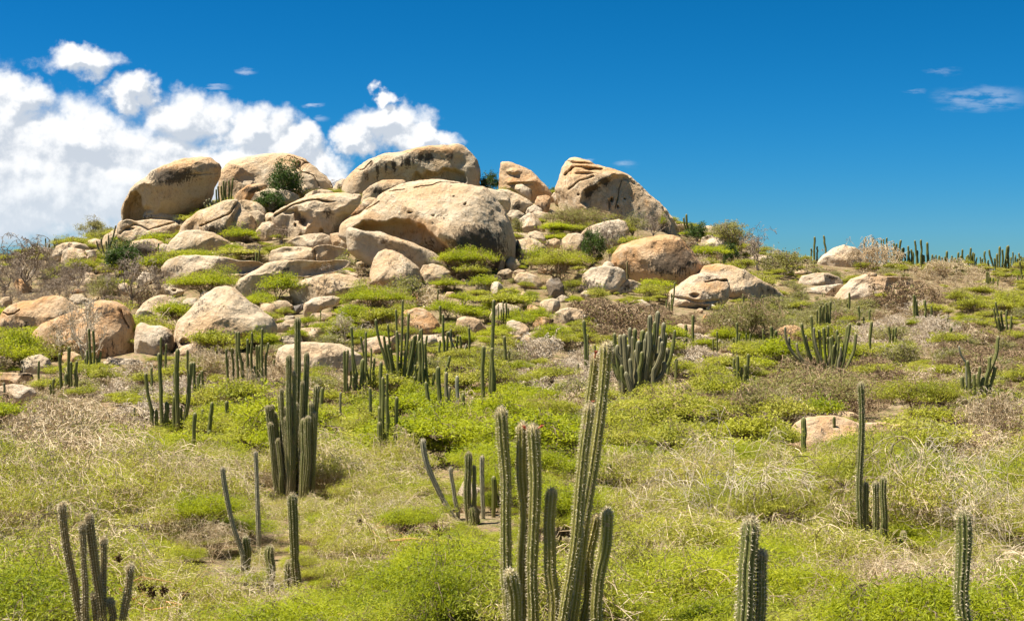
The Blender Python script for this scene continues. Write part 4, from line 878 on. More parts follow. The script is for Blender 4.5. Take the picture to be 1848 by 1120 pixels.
cactus('F', [(350,1300,270,762,30),(356,1300,300,757,24),(362,1300,314,798,32),(380,1320,347,698,30),(390,1300,360,660,20),(398,1320,398,460,31),(384,1320,373,770,20),(415,1330,412,872,38),(440,1340,445,743,36),(440,1300,455,237,34),(425,1320,420,705,20),(388,1345,347,1020,34),(402,1335,378,1100,26),(476,1340,486,838,38),(492,1340,516,823,32),(478,1300,503,445,32),(505,1330,530,743,24),(520,1330,570,638,32),(528,1345,533,1113,26),(460,1330,470,900,26),(330,1290,292,860,26),(360,1300,330,960,26),(425,1300,430,560,20),(470,1300,478,620,20),(410,1310,384,830,22),(535,1310,552,800,24),(505,1340,500,1000,28),(440,1345,425,1010,26)],
       'largest dense cactus clump with many ribbed stems and one tall spire, left of centre', 'green', spines=1, ribs=9, spread=.2, bend=.9, lift=.2)
cactus('J', [(640,625,643,505,18)], 'small cactus in front of the shaded gap right of the foreground clump', 'green')
# bank of the middle distance
E1 = cactus('E', [(365,660,358,450,18),(402,650,412,410,19),(390,655,390,570,17),(424,650,425,500,14),(422,665,422,575,17),(448,660,459,497,16),(450,672,456,580,19)], 'cactus cluster in front of the dead white branches, far left')
cactus('E', [(320,682,318,600,14),(302,675,300,635,11)], 'two short cactus stubs left of the far left cluster')
cactus('E', [(515,548,516,430,12),(538,542,532,303,14),(560,557,555,313,14),(575,560,576,480,12),(588,557,597,440,12),(508,532,504,480,10),(595,557,594,500,11)], 'slender cactus cluster at the foot of the big brown boulder')
cactus('E', [(232,622,232,495,13)], 'lone thin cactus beside the pinkish boulder at the far left')
cactus('E', [(1282,348,1280,203,15)], 'lone cactus in front of the big pointed pale boulder')
cactus('E', [(960,545,958,353,12),(983,535,986,393,12)], 'two thin cacti in front of the squat pale boulder')
cactus('E', [(903,668,898,535,14)], 'thin cactus behind the leaning left stem of the open cactus group')
cactus('E', [(900,785,865,568,18),(903,822,903,780,20),(930,832,928,785,20),(962,832,944,448,21),(988,835,988,738,25),(997,862,993,793,23),(1035,862,1037,703,19),(1056,882,1058,423,26),(1078,842,1074,768,18),(1067,892,1066,830,25),(1098,862,1135,503,25)], 'open cactus group with three tall stems and many stubs, left middle')
cactus('E', [(1035,705,1035,560,14),(1120,610,1118,428,14),(1157,722,1152,503,18),(1171,712,1172,588,15),(1188,708,1188,568,13),(1202,705,1203,553,15)], 'row of cactus stems standing close behind the open left group')
cactus('E', [(1245,890,1262,740,23),(1215,990,1248,905,24)], 'thick leaning cactus right of the open left group')
cactus('E', [(1350,885,1348,733,20)], 'solitary cactus left of the largest dense clump')
cactus('E', [(1385,888,1386,793,21)], 'short stub cactus nearest the left edge of the largest dense clump')
cactus('E', [(1203,885,1202,783,17)], 'short upright cactus between the open left group and the solitary one')
cactus('E', [(1138,1055,1158,803,23)], 'dark tapering cactus in twigs below the open left group')
cactus('E', [(797,850,797,757,12)], 'small grey cactus stub in dry brush left of the open group', 'fan')
cactus('E', [(25,715,22,625,12)], 'thin grey cactus near the left edge before the rounded pale boulder', 'fan')
cactus('F', [(50,680,32,475,15),(35,600,28,425,12),(70,532,62,420,13),(97,548,84,323,13),(122,562,99,321,15),(130,560,128,500,10),(156,548,156,366,15),(180,542,181,326,14),(210,545,209,402,12),(222,562,222,403,17),(238,500,240,303,12),(240,562,235,392,17),(262,517,276,388,14),(195,570,195,525,14),(241,570,241,505,14)], 'wide stand of cactus stems above the windswept dead brush')
cactus('F', [(310,560,310,487,12)], 'stub cactus right of the wide stand')
cactus('F', [(590,805,597,653,20)], 'dark cactus just behind the right side of the largest dense clump')
cactus('F', [(732,690,732,433,14),(746,692,750,430,13),(760,692,770,553,11),(788,600,768,293,15),(800,560,780,410,11),(806,690,806,558,14),(783,692,783,590,13),(825,717,840,484,25),(855,660,857,323,13),(885,640,828,353,12),(868,662,868,618,15),(910,667,908,476,14),(884,560,888,418,12),(760,695,759,650,14),(806,690,805,640,14)], 'crowded cactus stand left of the many stemmed cactus')
cactus('F', [(1022,625,915,248,15),(1032,625,965,345,15),(1037,630,985,395,14),(1045,628,988,280,12),(1052,625,1035,190,12),(1055,610,1040,318,15),(1068,620,1076,133,13),(1060,622,1058,508,14),(1083,620,1112,213,14),(1092,622,1130,370,14),(1095,620,1145,345,13),(1103,622,1155,338,16),(1110,622,1183,308,16),(1125,610,1221,343,12),(1075,622,1098,330,14),(1088,622,1095,430,14),(1048,628,1005,420,13)], 'many stemmed candelabra cactus rising to thin dark spires, centre', 'green', bend=1.1)
cactus('F', [(1146,702,1146,588,18),(1172,690,1176,378,19),(1203,692,1203,533,21),(1152,640,1150,520,14),(1200,640,1190,303,14),(1232,640,1207,388,15),(1258,660,1262,568,15),(1190,690,1188,500,12)], 'tight row of cactus stems at the right of the many stemmed cactus')
cactus('F', [(1240,795,1213,620,23)], 'cactus with a narrowed foot left of the pair in bright grass')
cactus('F', [(1295,782,1287,528,25),(1280,780,1280,738,14),(1320,778,1320,757,14)], 'thick cactus with two stubs at its foot in bright green brush')
cactus('F', [(1347,772,1335,563,21),(1357,770,1355,650,15)], 'greyish cactus right of the thick one with two stubs', 'fan')
cactus('F', [(1325,605,1355,468,17)], 'curved cactus stem leaning right behind the greyish one')
cactus('F', [(1400,805,1400,585,19)], 'pale grey cactus alone in bright green brush', 'pale')
cactus('F', [(1428,815,1435,688,21),(1445,830,1442,793,17)], 'dark stub cactus with a tiny one at its foot, right of the pale grey one')
cactus('F', [(1489,803,1490,726,19)], 'short dark cactus stub left of the two tall poles')
cactus('F', [(1557,732,1557,406,22)], 'tall single cactus pole left of the tallest twin poles')
cactus('G', [(276,722,300,132,19),(297,727,291,418,20),(308,722,308,568,11)], 'tallest cactus poles in mid slope, one behind the other')
cactus('F', [(905,895,880,655,18)], 'slightly curved single cactus left of the four close stems')
cactus('F', [(938,990,936,768,22),(942,900,947,500,19),(957,985,957,592,20),(938,1000,937,858,25),(985,980,984,703,23),(985,700,985,570,15),(1033,1045,1042,708,22)], 'close group of cactus stems with one standing apart on the right, centre left')
cactus('F', [(711,865,706,683,15)], 'grey green cactus in brush between the dense clump and the close group', 'fan')
cactus('F', [(1297,465,1297,373,14),(1320,462,1317,218,15),(1343,472,1343,323,15),(1362,455,1362,308,14),(1402,462,1402,343,12),(1419,467,1418,348,12),(1472,482,1470,298,12),(1397,445,1352,320,11,'pale'),(1430,460,1455,395,11,'pale')], 'loose row of cacti behind the thick cactus, with a fallen pale stem')
cactus('F', [(1287,165,1285,73,9)], 'tiny lone cactus in green bushes above the loose row')
cactus('F', [(1300,235,1298,170,14)], 'stub cactus in the green bushes above the loose row')
cactus('F', [(588,235,588,195,6)], 'tiny cactus near the low pale rock on the left')
cactus('G', [(362,568,363,348,17),(390,572,390,438,15)], 'pair of cacti at the edge of the pale grass, centre')
cactus('G', [(849,580,835,253,19)], 'tall single cactus left of the twin foreground tips')
cactus('G', [(860,560,860,340,10),(905,560,900,400,11),(935,560,930,430,12)], 'three thin dark stems behind the tips of the foreground clump', 'green')
cactus('G', [(800,600,802,510,14)], 'short dark stub in pale grass left of the foreground tips', 'fan')
cactus('G', [(385,270,386,182,9),(372,270,374,150,9),(357,225,357,143,8),(327,228,327,158,7),(345,230,345,190,6)], 'little dark cacti in the green bushes above the two tall poles')
big = []
for i, (xt, yt) in enumerate([(1018,330),(1052,340),(1075,335),(1110,298),(1140,302),(1100,400),(1110,482),(1162,375),(1187,310),(1190,503),(1216,322),(1230,224),(1258,262),(1277,200),(1310,268),(1290,350),(1322,330),(1250,400),(1220,400),(1008,430),(1028,490),(1062,440),(1085,560),(1142,430),(1180,440),(1272,450),(1302,430),(1150,570),(1000,385),(1035,400),(1125,350),(1205,360),(1240,330),(1300,380),(1330,420),(1230,470),(1060,520),(1310,500)]):
    xb = 1150+(xt-1165)*0.42; yb = 700-abs(xt-1160)*0.28
    if i % 2: xb, yb = xb+(xt-xb)*.45, yb-(60+(i*37) % 90 if yt < 480 else 40)
    big.append((xb, yb, xt, yt, 27 if i % 3 else 22, 'fan' if i % 4 else 'green'))
big.append((1300,570,1376,312,18,'green'))
cactus('G', big, 'big bushy candelabra cactus crowded with knobbly arms, right of centre', 'fan', spread=.35, bend=1.7, ribs=8)
cactus('G', [(1380,612,1385,488,15)], 'small dark cactus right of the bushy candelabra')
cactus('G', [(1386,335,1388,283,10)], 'tiny dark stem just above the right arm of the bushy candelabra')
cactus('D', [(108,692,107,583,14),(145,688,145,535,14)], 'two upright dark cacti right of the bushy candelabra')
cactus('D', [(60,632,61,588,9)], 'tiny cactus stub left of the two upright dark cacti')
cactus('D', [(248,718,248,658,8),(268,722,268,622,9)], 'two thin cacti in grey brush near the small pale boulder')
cactus('D', [(215,822,218,765,11),(232,822,233,768,11)], 'twin short cactus stubs in the pale twigs')
cactus('D', [(505,518,500,435,9),(518,518,518,475,9),(500,518,502,490,8)], 'small cactus trio on the grey thorn bush of the upper slope')
cactus('D', [(400,492,401,428,10)], 'short single cactus on the slope below the long sloping boulder')
cactus('D', [(948,522,948,420,11),(938,508,938,475,7)], 'dark cactus with a tiny side stem on the upper right slope')
cactus('D', [(998,572,998,490,10)], 'thin single cactus below the dark one on the upper right slope')
cactus('D', [(1025,572,1025,545,8)], 'tiny stub between two thin cacti on the right slope')
cactus('D', [(1048,568,1056,508,10)], 'thin leaning cactus right of the tiny stub')
cactus('D', [(735,800,620,595,13,'fan'),(748,805,640,650,13,'fan'),(760,800,680,680,13,'fan'),(770,795,703,577,14),(792,795,752,538,14),(805,790,795,613,12),(790,800,725,640,12,'fan'),(815,800,768,600,12,'fan'),(830,800,815,600,14),(848,800,838,590,14),(862,800,870,690,14),(870,760,886,612,14),(878,800,893,640,12),(895,800,938,590,16),(912,800,951,578,14),(925,825,985,630,15),(850,745,835,650,12),(862,770,850,650,12),(840,800,850,680,14,'fan'),(890,810,905,700,13,'fan'),(880,810,860,640,13)], 'fan shaped candelabra cactus with curving arms on the right', 'green', spread=.3, bend=1.5)
cactus('D', [(783,602,781,510,10),(800,602,797,490,12),(822,640,815,488,12),(828,645,831,473,12),(847,605,851,465,13)], 'upright cactus spires directly behind the fan shaped candelabra')
cactus('D', [(1040,752,1038,703,13),(1055,757,1063,568,15),(1075,757,1075,713,13)], 'tall cactus with a short stub on each side, right of the fan shaped one')
cactus('D', [(1160,685,1150,593,11),(1178,692,1176,605,11),(1190,692,1189,598,11),(1185,700,1188,650,10)], 'small cactus cluster standing in the pale twig patch')
cactus('D', [(1285,558,1280,430,12),(1292,558,1289,438,10),(1302,552,1297,462,10)], 'tight trio of cactus stems on the far right slope')
cactus('D', [(1338,555,1340,458,12)], 'single cactus just right of the tight trio')
cactus('D', [(1370,555,1372,488,10)], 'second single cactus right of the tight trio')
cactus('D', [(1468,660,1470,598,14)], 'stub cactus at the upper edge of the brown patch on the right')
cactus('D', [(1568,498,1560,460,8)], 'tiny leaning cactus on the far right slope')
cactus('D', [(1455,560,1455,530,6)], 'tiny thin cactus right of the tight trio')
cactus('D', [(1720,615,1693,500,9),(1735,615,1702,468,10),(1747,618,1732,513,10),(1760,590,1761,510,10),(1775,622,1786,538,10),(1778,632,1786,573,9),(1725,622,1714,545,9)], 'spreading cactus clump near the right edge, upper slope')
cactus('D', [(1537,1003,1530,850,17),(1570,922,1555,768,16),(1550,780,1513,695,9,'pale'),(1580,1002,1580,905,19),(1593,982,1590,838,15),(1610,962,1619,798,16),(1630,942,1641,853,19),(1648,885,1673,748,16),(1655,865,1720,643,17),(1658,952,1697,798,17),(1560,1022,1558,970,19),(1593,1012,1592,955,17),(1625,980,1632,900,14)], 'branching cactus clump with one long leaning arm near the right edge')
cactus('D', [(358,912,356,758,13),(382,908,373,743,15),(394,908,393,805,13),(410,908,411,793,15),(428,905,428,735,15),(461,882,461,848,13),(408,915,409,855,15),(394,908,394,868,12)], 'row of upright cacti with one bare gap, centre right slope')
cactus('D', [(507,712,507,606,10),(545,708,545,593,17),(571,705,572,615,15),(588,705,588,665,12)], 'dark cactus row left of the bright orange boulder')
cactus('D', [(352,718,352,655,10),(371,705,371,576,11),(385,708,385,628,10),(418,705,418,630,9),(440,705,440,632,8)], 'sparse row of thin cacti in the shaded thicket')
cactus('D', [(5,882,50,613,13),(52,885,60,763,15)], 'slanting cactus and a short one right of the bushy candelabra')
cactus('D', [(38,488,52,368,8),(32,485,34,425,7),(8,498,8,458,7),(22,495,22,470,7)], 'little cactus group against the white weathered boulder')
cactus('D', [(810,440,812,420,5),(822,440,822,422,5)], 'two tiny stubs under the flat grey and white slab', lift=.2)
cactus('D', [(683,310,683,280,6)], 'tiny dark post cactus above the speckled white boulder', lift=.2)
RG = 'cacti lined along the right ridge'
for k, x_ in enumerate([706, 884, 1163, 1236, 1398, 1474, 1625, 1648, 1792, 1824]):
    hh = 22+(k*29) % 34
    cactus('D', [(x_, 262, x_+(k % 3)-1, 262-hh, 9)] if k % 2 else [(x_, 262, x_-2, 262-hh, 7), (x_+9, 262, x_+11, 262-hh*.7, 7)], 'tiny dark cactus filling a gap between the ridge clumps', 'green', lift=.2, group='tiny cacti between the ridge clumps', ribs=7)
def ridge(st, label): cactus('D', [(a, b, c, d, e*1.15) for a, b, c, d, e in st], label, 'green', lift=.25, group=RG, ribs=7)
ridge([(112,125,96,35,8),(122,118,111,17,9),(135,112,135,65,8),(150,105,150,80,7)], 'cactus clump on the ridge right beside the summit rocks')
ridge([(753,218,752,193,7),(768,218,771,133,9),(783,218,785,183,7),(828,192,817,127,8)], 'two tall ridge cacti left of the windswept dead brush')
ridge([(612,240,612,212,6),(625,240,626,205,6),(637,240,637,209,6)], 'three tiny cacti on the bare stretch of ridge')
ridge([(670,240,670,208,6),(664,240,664,214,5)], 'tiny pair on the bare stretch of ridge right of the three')
ridge([(541,240,541,218,5),(550,240,550,222,5)], 'tiniest ridge cacti right of the dry ridge tree')
ridge([(1025,175,1031,135,7)], 'single slanting cactus above the windswept dead brush')
ridge([(1070,195,1070,140,6),(1092,198,1092,155,6)], 'two faint cacti at the right end of the windswept brush')
ridge([(1120,202,1113,150,6),(1131,202,1126,145,6),(1142,202,1142,138,7)], 'three faint close cacti at the right end of the windswept brush')
ridge([(1180,255,1178,165,9),(1192,255,1192,168,9),(1200,255,1214,150,9),(1210,255,1221,190,9),(1218,255,1229,190,8)], 'leafless tight ridge clump nearest the windswept brush')
ridge([(1250,272,1252,180,8),(1268,272,1268,197,8),(1278,268,1276,210,8),(1296,235,1286,152,8),(1302,278,1300,203,8),(1260,272,1259,205,7)], 'ridge clump with one stem leaning left, second from the windswept brush')
ridge([(1318,240,1317,148,9),(1325,292,1325,225,9),(1351,294,1350,162,11),(1366,284,1376,225,8),(1335,292,1331,228,8),(1387,292,1385,235,8)], 'tallest ridge clump with a high straight stem')
ridge([(1412,285,1412,230,8),(1430,285,1425,238,8),(1440,280,1440,235,7),(1452,275,1451,207,9)], 'low ridge clump ending in one taller stem')
ridge([(1492,322,1491,240,15),(1510,324,1512,213,9),(1520,328,1522,230,9),(1530,328,1534,280,8)], 'broad dark ridge clump standing slightly downhill')
ridge([(1540,275,1530,198,8),(1550,275,1553,233,8),(1562,275,1560,225,8),(1575,275,1573,190,9)], 'four stemmed ridge clump behind the downhill one')
ridge([(1583,275,1586,213,8),(1592,275,1592,218,7),(1602,275,1605,238,7)], 'low ridge trio right of the four stemmed clump')
ridge([(1690,285,1669,200,8),(1665,285,1664,252,7),(1702,292,1695,243,8),(1712,302,1710,220,9),(1722,302,1723,183,9),(1736,292,1735,198,9),(1742,302,1762,180,10),(1756,302,1758,250,8),(1770,292,1768,178,9),(1778,292,1782,238,8)], 'dense fan of ridge cacti near the right edge')
ridge([(1803,290,1803,233,8),(1812,290,1812,245,7)], 'two ridge cacti between the dense fan and the right edge')
ridge([(1834,260,1834,232,7),(1843,260,1843,238,6)], 'two ridge cacti cut by the right edge')
cactus('D', [(1655,380,1655,313,9),(1664,380,1665,313,8),(1673,382,1672,340,8),(1691,382,1690,345,8),(1715,388,1715,352,7)], 'broken line of small cacti below the dense ridge fan', lift=.25)
cactus('D', [(1836,345,1824,258,10),(1815,368,1815,335,9),(1836,360,1837,330,8)], 'cactus group at the right edge just below the ridge', lift=.25)
LGp = 'cacti on the left skyline'
for st, lb in [([(195,785,193,725,8)], 'short left skyline cactus nearest the bare grey tree'), ([(222,785,222,712,9)], 'straight left skyline cactus, second from the bare grey tree'),
               ([(243,785,242,742,7),(270,780,272,690,8)], 'two thin left skyline cacti with twigs'), ([(295,780,295,722,10)], 'thick short left skyline cactus'),
               ([(330,765,323,690,9)], 'left skyline cactus leaning beside the rounded boulder'), ([(36,815,37,785,7)], 'tiny cactus on the far left skyline')]:
    cactus('A', st, lb, group=LGp, lift=.3)
cactus('A', [(602,775,573,705,9),(620,785,602,690,9),(638,765,645,670,9),(632,775,630,705,10),(650,745,688,613,10)], 'small spreading cactus clump on the left shoulder', 'fan')
cactus('A', [(937,845,943,718,9)], 'lone thin cactus before the pale topped dark fronted boulder', 'fan')
cactus('A', [(1302,475,1297,380,9),(1320,475,1315,378,9),(1330,478,1329,348,10),(1345,478,1343,353,9),(1360,475,1360,343,10),(1372,462,1386,330,9),(1290,483,1284,398,9)], 'cactus thicket beside the tilted summit boulder', D=141)
cactus('A', [(1240,518,1213,478,11,'fan'),(1255,515,1228,462,11,'fan'),(1268,512,1245,455,11,'fan'),(1285,505,1262,462,11,'fan'),(1300,500,1280,465,11,'fan')], 'leaning grey green cacti in front of the thicket by the tilted boulder', 'fan', D=139)
cactus('A', [(1499,893,1500,812,9)], 'leftmost of three short dark cacti on the whaleback slab', lift=.1)
cactus('A', [(1519,888,1521,773,9)], 'middle of three short dark cacti on the whaleback slab', lift=.1)
cactus('A', [(1538,868,1542,760,9)], 'rightmost of three short dark cacti on the whaleback slab', lift=.1)
cactus('B', [(427,822,425,798,7),(434,822,435,778,8)], 'tiny cactus pair on the long lumpy boulder', lift=.1)
cactus('C', [(1095,940,1093,828,9)], 'thin tan cactus at the left foot of the grey block', 'brown', lift=.2)
cactus('K', [(284,840,278,-28,28),(313,830,310,455,22),(348,760,348,445,25),(390,780,392,425,30),(478,800,490,690,22)], 'cactus group with one very tall pole behind the dead branches on the right', 'green', spines=1, D=24)
cactus('K', [(8,335,8,138,25)], 'stout cactus at the left end of the wide flat outcrop')
cactus('K', [(150,245,151,134,14)], 'slim cactus in front of the wide flat outcrop')
cactus('K', [(800,372,798,333,26)], 'round topped cactus stub in bright brush on the right')

# ------------------------------------------------------------------ shrubs and small trees one can tell apart
lib('acacia_big', 2, SK(R=3.2, Ht=1.7, limbs=11, levels=4, kids=3.3, r0=.05, rmin=.008, flat=.7, wig=.42, trunk=.35, upward=1), 'brown', seed=521, leafn=26000, leaf='green', la=.045, lb=.017, spread=.24, flat=.22, cut=.35)
lib('acacia_vivid', 2, SK(R=3.0, Ht=1.6, limbs=11, levels=4, kids=3.3, r0=.05, rmin=.008, flat=.7, wig=.42, trunk=.2, upward=1), 'brown', seed=541, leafn=28000, leaf='vivid', la=.045, lb=.017, spread=.24, flat=.22, cut=.35)
lib('acacia_olive', 2, SK(R=3.2, Ht=1.9, limbs=12, levels=4, kids=3.4, r0=.06, rmin=.009, flat=.7), 'brown', seed=561, leafn=12000, leaf='olive', la=.045, lb=.017, spread=.2, cut=.3, flat=.25)
lib('dry_big', 2, SK(R=3.0, Ht=1.7, limbs=12, levels=5, kids=2.6, r0=.045, rmin=.008), 'tan', seed=581, leafn=1500, leaf='olive', la=.04, lb=.015, spread=.1)
lib('windswept', 1, SK(R=2.6, Ht=1.5, limbs=14, levels=5, kids=2.5, r0=.04, rmin=.008, wig=.22, lean=(.45, 0)), 'tan', seed=601)
lib('acacia_near', 3, SK(R=2.2, Ht=1.35, limbs=10, levels=4, kids=3.6, r0=.035, rmin=.0035, flat=.7, wig=.38, trunk=.25, upward=1), 'tan', seed=621, leafn=26000, leaf='green', la=.03, lb=.007, spread=.17, flat=.2, cut=.45)
PLANTS = []
def P(key, px, py, w, h, label, cat='shrub', name='thorn_bush', **k):
    PLANTS.append((px, py, w, h)); return put(key, px, py, w, h, label, cat, name, **k)
P('dark_tree', 514, 374, 66, 88, 'dark green leafy tree on the summit between two domed boulders', 'tree', 'small_tree', D=143.5)
P('dark_tree', 488, 384, 66, 46, 'low dark bush spreading at the foot of the leafy summit tree', idx=1, D=141)
P('olive_far', 563, 345, 56, 34, 'grey green bush on the summit right of the leafy tree', D=145)
P('grey_tree', 620, 345, 46, 38, 'leafless bush against the cloud at the left end of the longest boulder', D=157)
P('dark_tree', 884, 348, 44, 42, 'leafy bush on the skyline in the gap left of the triangular slab', D=157, idx=1)
P('dark_tree', 994, 350, 24, 20, 'tip of a green bush on the skyline between triangular slab and peaked boulder', D=157)
P('olive_tree', 172, 434, 62, 46, 'olive tree leaning on the left shoulder skyline', 'tree', 'small_tree')
P('grey_tree', 48, 528, 100, 104, 'tall bare grey tree on the far left', 'tree', 'bare_tree')
P('grey_tree', 8, 535, 60, 60, 'bare grey bush at the left edge above the reclining boulder', idx=1)
P('grey_tree', 95, 520, 60, 56, 'low bare grey bush right of the tall bare tree', idx=2)
P('grey_tree', 140, 530, 70, 55, 'bare grey bush below the double topped boulder', idx=1)
P('grey_tree', 85, 475, 30, 34, 'small bare bush on the left skyline', idx=2)
P('dark_tree', 224, 512, 66, 72, 'bright leaved tree crown on a dead looking trunk, left', 'tree', 'small_tree')
P('grey_tree', 238, 556, 90, 92, 'tangled dead tree beneath the bright leaved crown', 'tree', 'bare_tree', idx=1)
P('grey_tree', 290, 535, 60, 55, 'bare twiggy bush in front of the whaleback slab', idx=2)
P('olive_far', 190, 545, 60, 42, 'grey bush with scattered green above the brown boulder', idx=1)
P('vivid_far', 172, 488, 26, 24, 'small bright green bush beside the double topped boulder')
P('vivid_far', 226, 442, 44, 20, 'rounded green tuft at the left shoulder slab')
P('vivid_far', 296, 444, 42, 18, 'flat green tuft under the broad creased slab', idx=1)
P('green_far', 345, 392, 44, 24, 'green patch of brush under the tilted summit boulder', D=139)
P('grey_tree', 508, 442, 70, 30, 'grey twigs in the cleft under the pitted boulder', 'shrub')
P('vivid_far', 438, 448, 66, 38, 'lush round bush right of the broad domed boulder', idx=2)
P('green_far', 345, 474, 100, 24, 'low green brush along the top edge of the whaleback slab', idx=1)
P('green_far', 428, 474, 100, 28, 'green brush left of the long lumpy boulder', idx=2)
P('grey_tree', 462, 472, 40, 34, 'grey bush beside the small upright white boulder', idx=1)
P('acacia_vivid', 376, 542, 124, 56, 'lush spreading bush between whaleback slab and pointed boulder')
P('vivid_far', 505, 550, 90, 56, 'bright green bush left of the wide brown boulder')
P('vivid_far', 656, 490, 56, 50, 'vivid bush climbing the left end of the long grey slab', idx=1)
P('olive_far', 622, 486, 44, 26, 'grey green brush on the right end of the long lumpy boulder', idx=2)
P('acacia_vivid', 842, 504, 96, 54, 'bushy green mound at the foot of the main boulder', idx=1)
P('vivid_far', 800, 526, 68, 26, 'low green bush under the half buried round boulder', idx=2)
P('vivid_far', 872, 536, 70, 36, 'green bush with grey twigs below the strip of pale stones')
P('acacia_vivid', 666, 572, 120, 56, 'wide vivid bush above the bank of cacti, left of centre')
P('olive_far', 735, 552, 86, 52, 'thin brownish bush in front of the cone shaped boulder')
P('green_far', 905, 572, 100, 40, 'green bush left of the rocky step', idx=3)
P('acacia_big', 1005, 512, 118, 66, 'flat topped acacia dome in front of the tall hollow sided boulder', 'tree', 'acacia')
P('acacia_olive', 1042, 416, 124, 40, 'broad muted green bush below the peaked boulder')
P('vivid_far', 1008, 428, 62, 24, 'bright green tuft before the broad muted bush', idx=1)
P('olive_far', 932, 430, 34, 34, 'olive bush against the right flank of the main boulder')
P('dark_tree', 1072, 484, 58, 68, 'dark leafy tree right of the flat topped acacia', 'tree', 'small_tree', idx=1)
P('grey_tree', 1100, 474, 56, 78, 'bare forked tree against the long pale slab', 'tree', 'bare_tree')
P('olive_tree', 1140, 436, 56, 50, 'sparse olive tree below the right face of the peaked boulder', 'tree', 'small_tree')
P('grey_tree', 1178, 434, 56, 48, 'grey twig bush at the right foot of the peaked boulder', idx=1)
P('vivid_far', 1198, 424, 20, 30, 'small upright vivid shrub at the right foot of the peaked boulder', idx=2)
P('vivid_far', 1182, 532, 84, 28, 'bright green brush under the angular grey block')
P('green_far', 1034, 536, 36, 32, 'green shrub hanging by the dark lichened boulder')
P('vivid_far', 1276, 478, 74, 32, 'bright green slope brush right of the black patched boulder', idx=1)
P('dark_tree', 1260, 450, 40, 42, 'leggy leafed shrub on the ridge beside the cactus clump')
P('olive_tree', 1322, 462, 90, 56, 'spreading olive tree on the right ridge', 'tree', 'small_tree', idx=1)
P('grey_tree', 1368, 492, 70, 76, 'dry grey tree with many fine twigs on the right ridge', 'tree', 'bare_tree', idx=2)
P('dark_tree', 1320, 485, 36, 46, 'small green tree growing below the dry ridge tree', 'tree', 'small_tree', idx=1)
P('olive_far', 1412, 502, 86, 44, 'mossy green bush right of the dry ridge tree', idx=1)
P('windswept', 1568, 492, 120, 58, 'windswept dead brush draped over the pale ridge dome', 'dead shrub', 'dead_shrub')
P('grey_tree', 1494, 458, 46, 28, 'dark bare bush left of the pale ridge dome', idx=2)
P('brown_far', 1112, 616, 130, 66, 'brown leafless thorn bush above the bushy candelabra', 'dead shrub', 'dead_shrub')
P('acacia_olive', 1350, 624, 156, 80, 'wide grey brown acacia in the middle of the right slope', 'tree', 'acacia', idx=1)
P('brown_far', 1626, 562, 116, 56, 'brown dead bush below the broad peach coloured boulder', 'dead shrub', 'dead_shrub', idx=1)
P('dry_big', 1700, 505, 110, 34, 'dry grey brush right of the broad peach coloured boulder', 'dead shrub', 'dead_shrub')
P('acacia_olive', 1480, 752, 250, 84, 'many trunked brown acacia under the fan shaped cactus', 'tree', 'acacia')
P('acacia_big', 1660, 772, 180, 84, 'green topped thorn bush beside the bare soil on the right', idx=1)
P('dry_big', 1418, 772, 92, 58, 'pale dead bush left of the wide flat outcrop', 'dead shrub', 'dead_shrub', idx=1)
P('acacia_big', 1205, 800, 250, 92, 'broad low acacia canopy in the centre right', 'tree', 'acacia')
P('acacia_olive', 1365, 792, 180, 92, 'dull olive bush joining the broad low canopy', idx=1)
P('acacia_vivid', 850, 818, 200, 70, 'spreading vivid acacia left of the foreground clump', 'tree', 'acacia')
P('acacia_big', 985, 790, 160, 66, 'green acacia behind the foreground stems', 'tree', 'acacia', idx=1)
P('vivid_far', 35, 668, 84, 68, 'vivid green bush at the left edge')
P('vivid_far', 312, 600, 62, 50, 'bright fresh bush between domed boulder and pointed pale boulder', idx=1)
P('olive_far', 266, 592, 56, 26, 'olive brush below the domed boulder on the left', idx=2)
P('white_tree', 150, 668, 140, 122, 'dead tree with bleached white branches before the big brown boulder', 'tree', 'dead_tree')
P('dry_far', 130, 655, 100, 56, 'dry twig bush tangled under the bleached dead tree', 'dead shrub', 'dead_shrub')
P('vivid_far', 178, 690, 80, 30, 'green brush around the slender cactus cluster', idx=2)
P('white_tree', 622, 626, 90, 64, 'silvery twig bush above the long tan boulder', 'dead shrub', 'dead_shrub', idx=1)
P('grey_tree', 600, 540, 80, 62, 'small bare tree before the wide brown boulder', 'tree', 'bare_tree', idx=2)
P('windswept', 455, 755, 110, 86, 'grey windswept dead brush under the wide cactus stand', 'dead shrub', 'dead_shrub')
P('dry_big', 380, 690, 110, 60, 'fine dry bush behind the open left cactus group', 'dead shrub', 'dead_shrub')
P('dry_near', 120, 905, 330, 150, 'big tangle of dry thorn branches at the left edge', 'dead shrub', 'dead_shrub', idx=1)
P('dry_near', 330, 960, 260, 120, 'dry thorn bush behind the fuzzy brown tipped cactus clump', 'dead shrub', 'dead_shrub', idx=2)
P('white_near', 440, 1120, 200, 120, 'bare pale bush around the foot of the thick dark cactus', 'dead shrub', 'dead_shrub', idx=1)
P('white_near', 1310, 1015, 330, 230, 'bare bush with long bleached branches left of the tall right pole', 'dead shrub', 'dead_shrub')
P('white_near', 1690, 1010, 250, 220, 'bare bush with upright white branches right of the tall pole', 'dead shrub', 'dead_shrub', idx=1)
P('white_near', 1835, 1050, 240, 240, 'bare white branched bush at the right edge', 'dead shrub', 'dead_shrub', idx=2)
P('white_near', 1500, 880, 90, 110, 'thin white branches rising before the wide flat outcrop', 'dead shrub', 'dead_shrub', idx=2)
P('vivid_near', 812, 1190, 230, 215, 'vivid feathery bush left of the foreground cactus clump')
P('dry_near', 1110, 1100, 110, 130, 'twiggy bush at the right foot of the foreground clump', 'dead shrub', 'dead_shrub', idx=1)
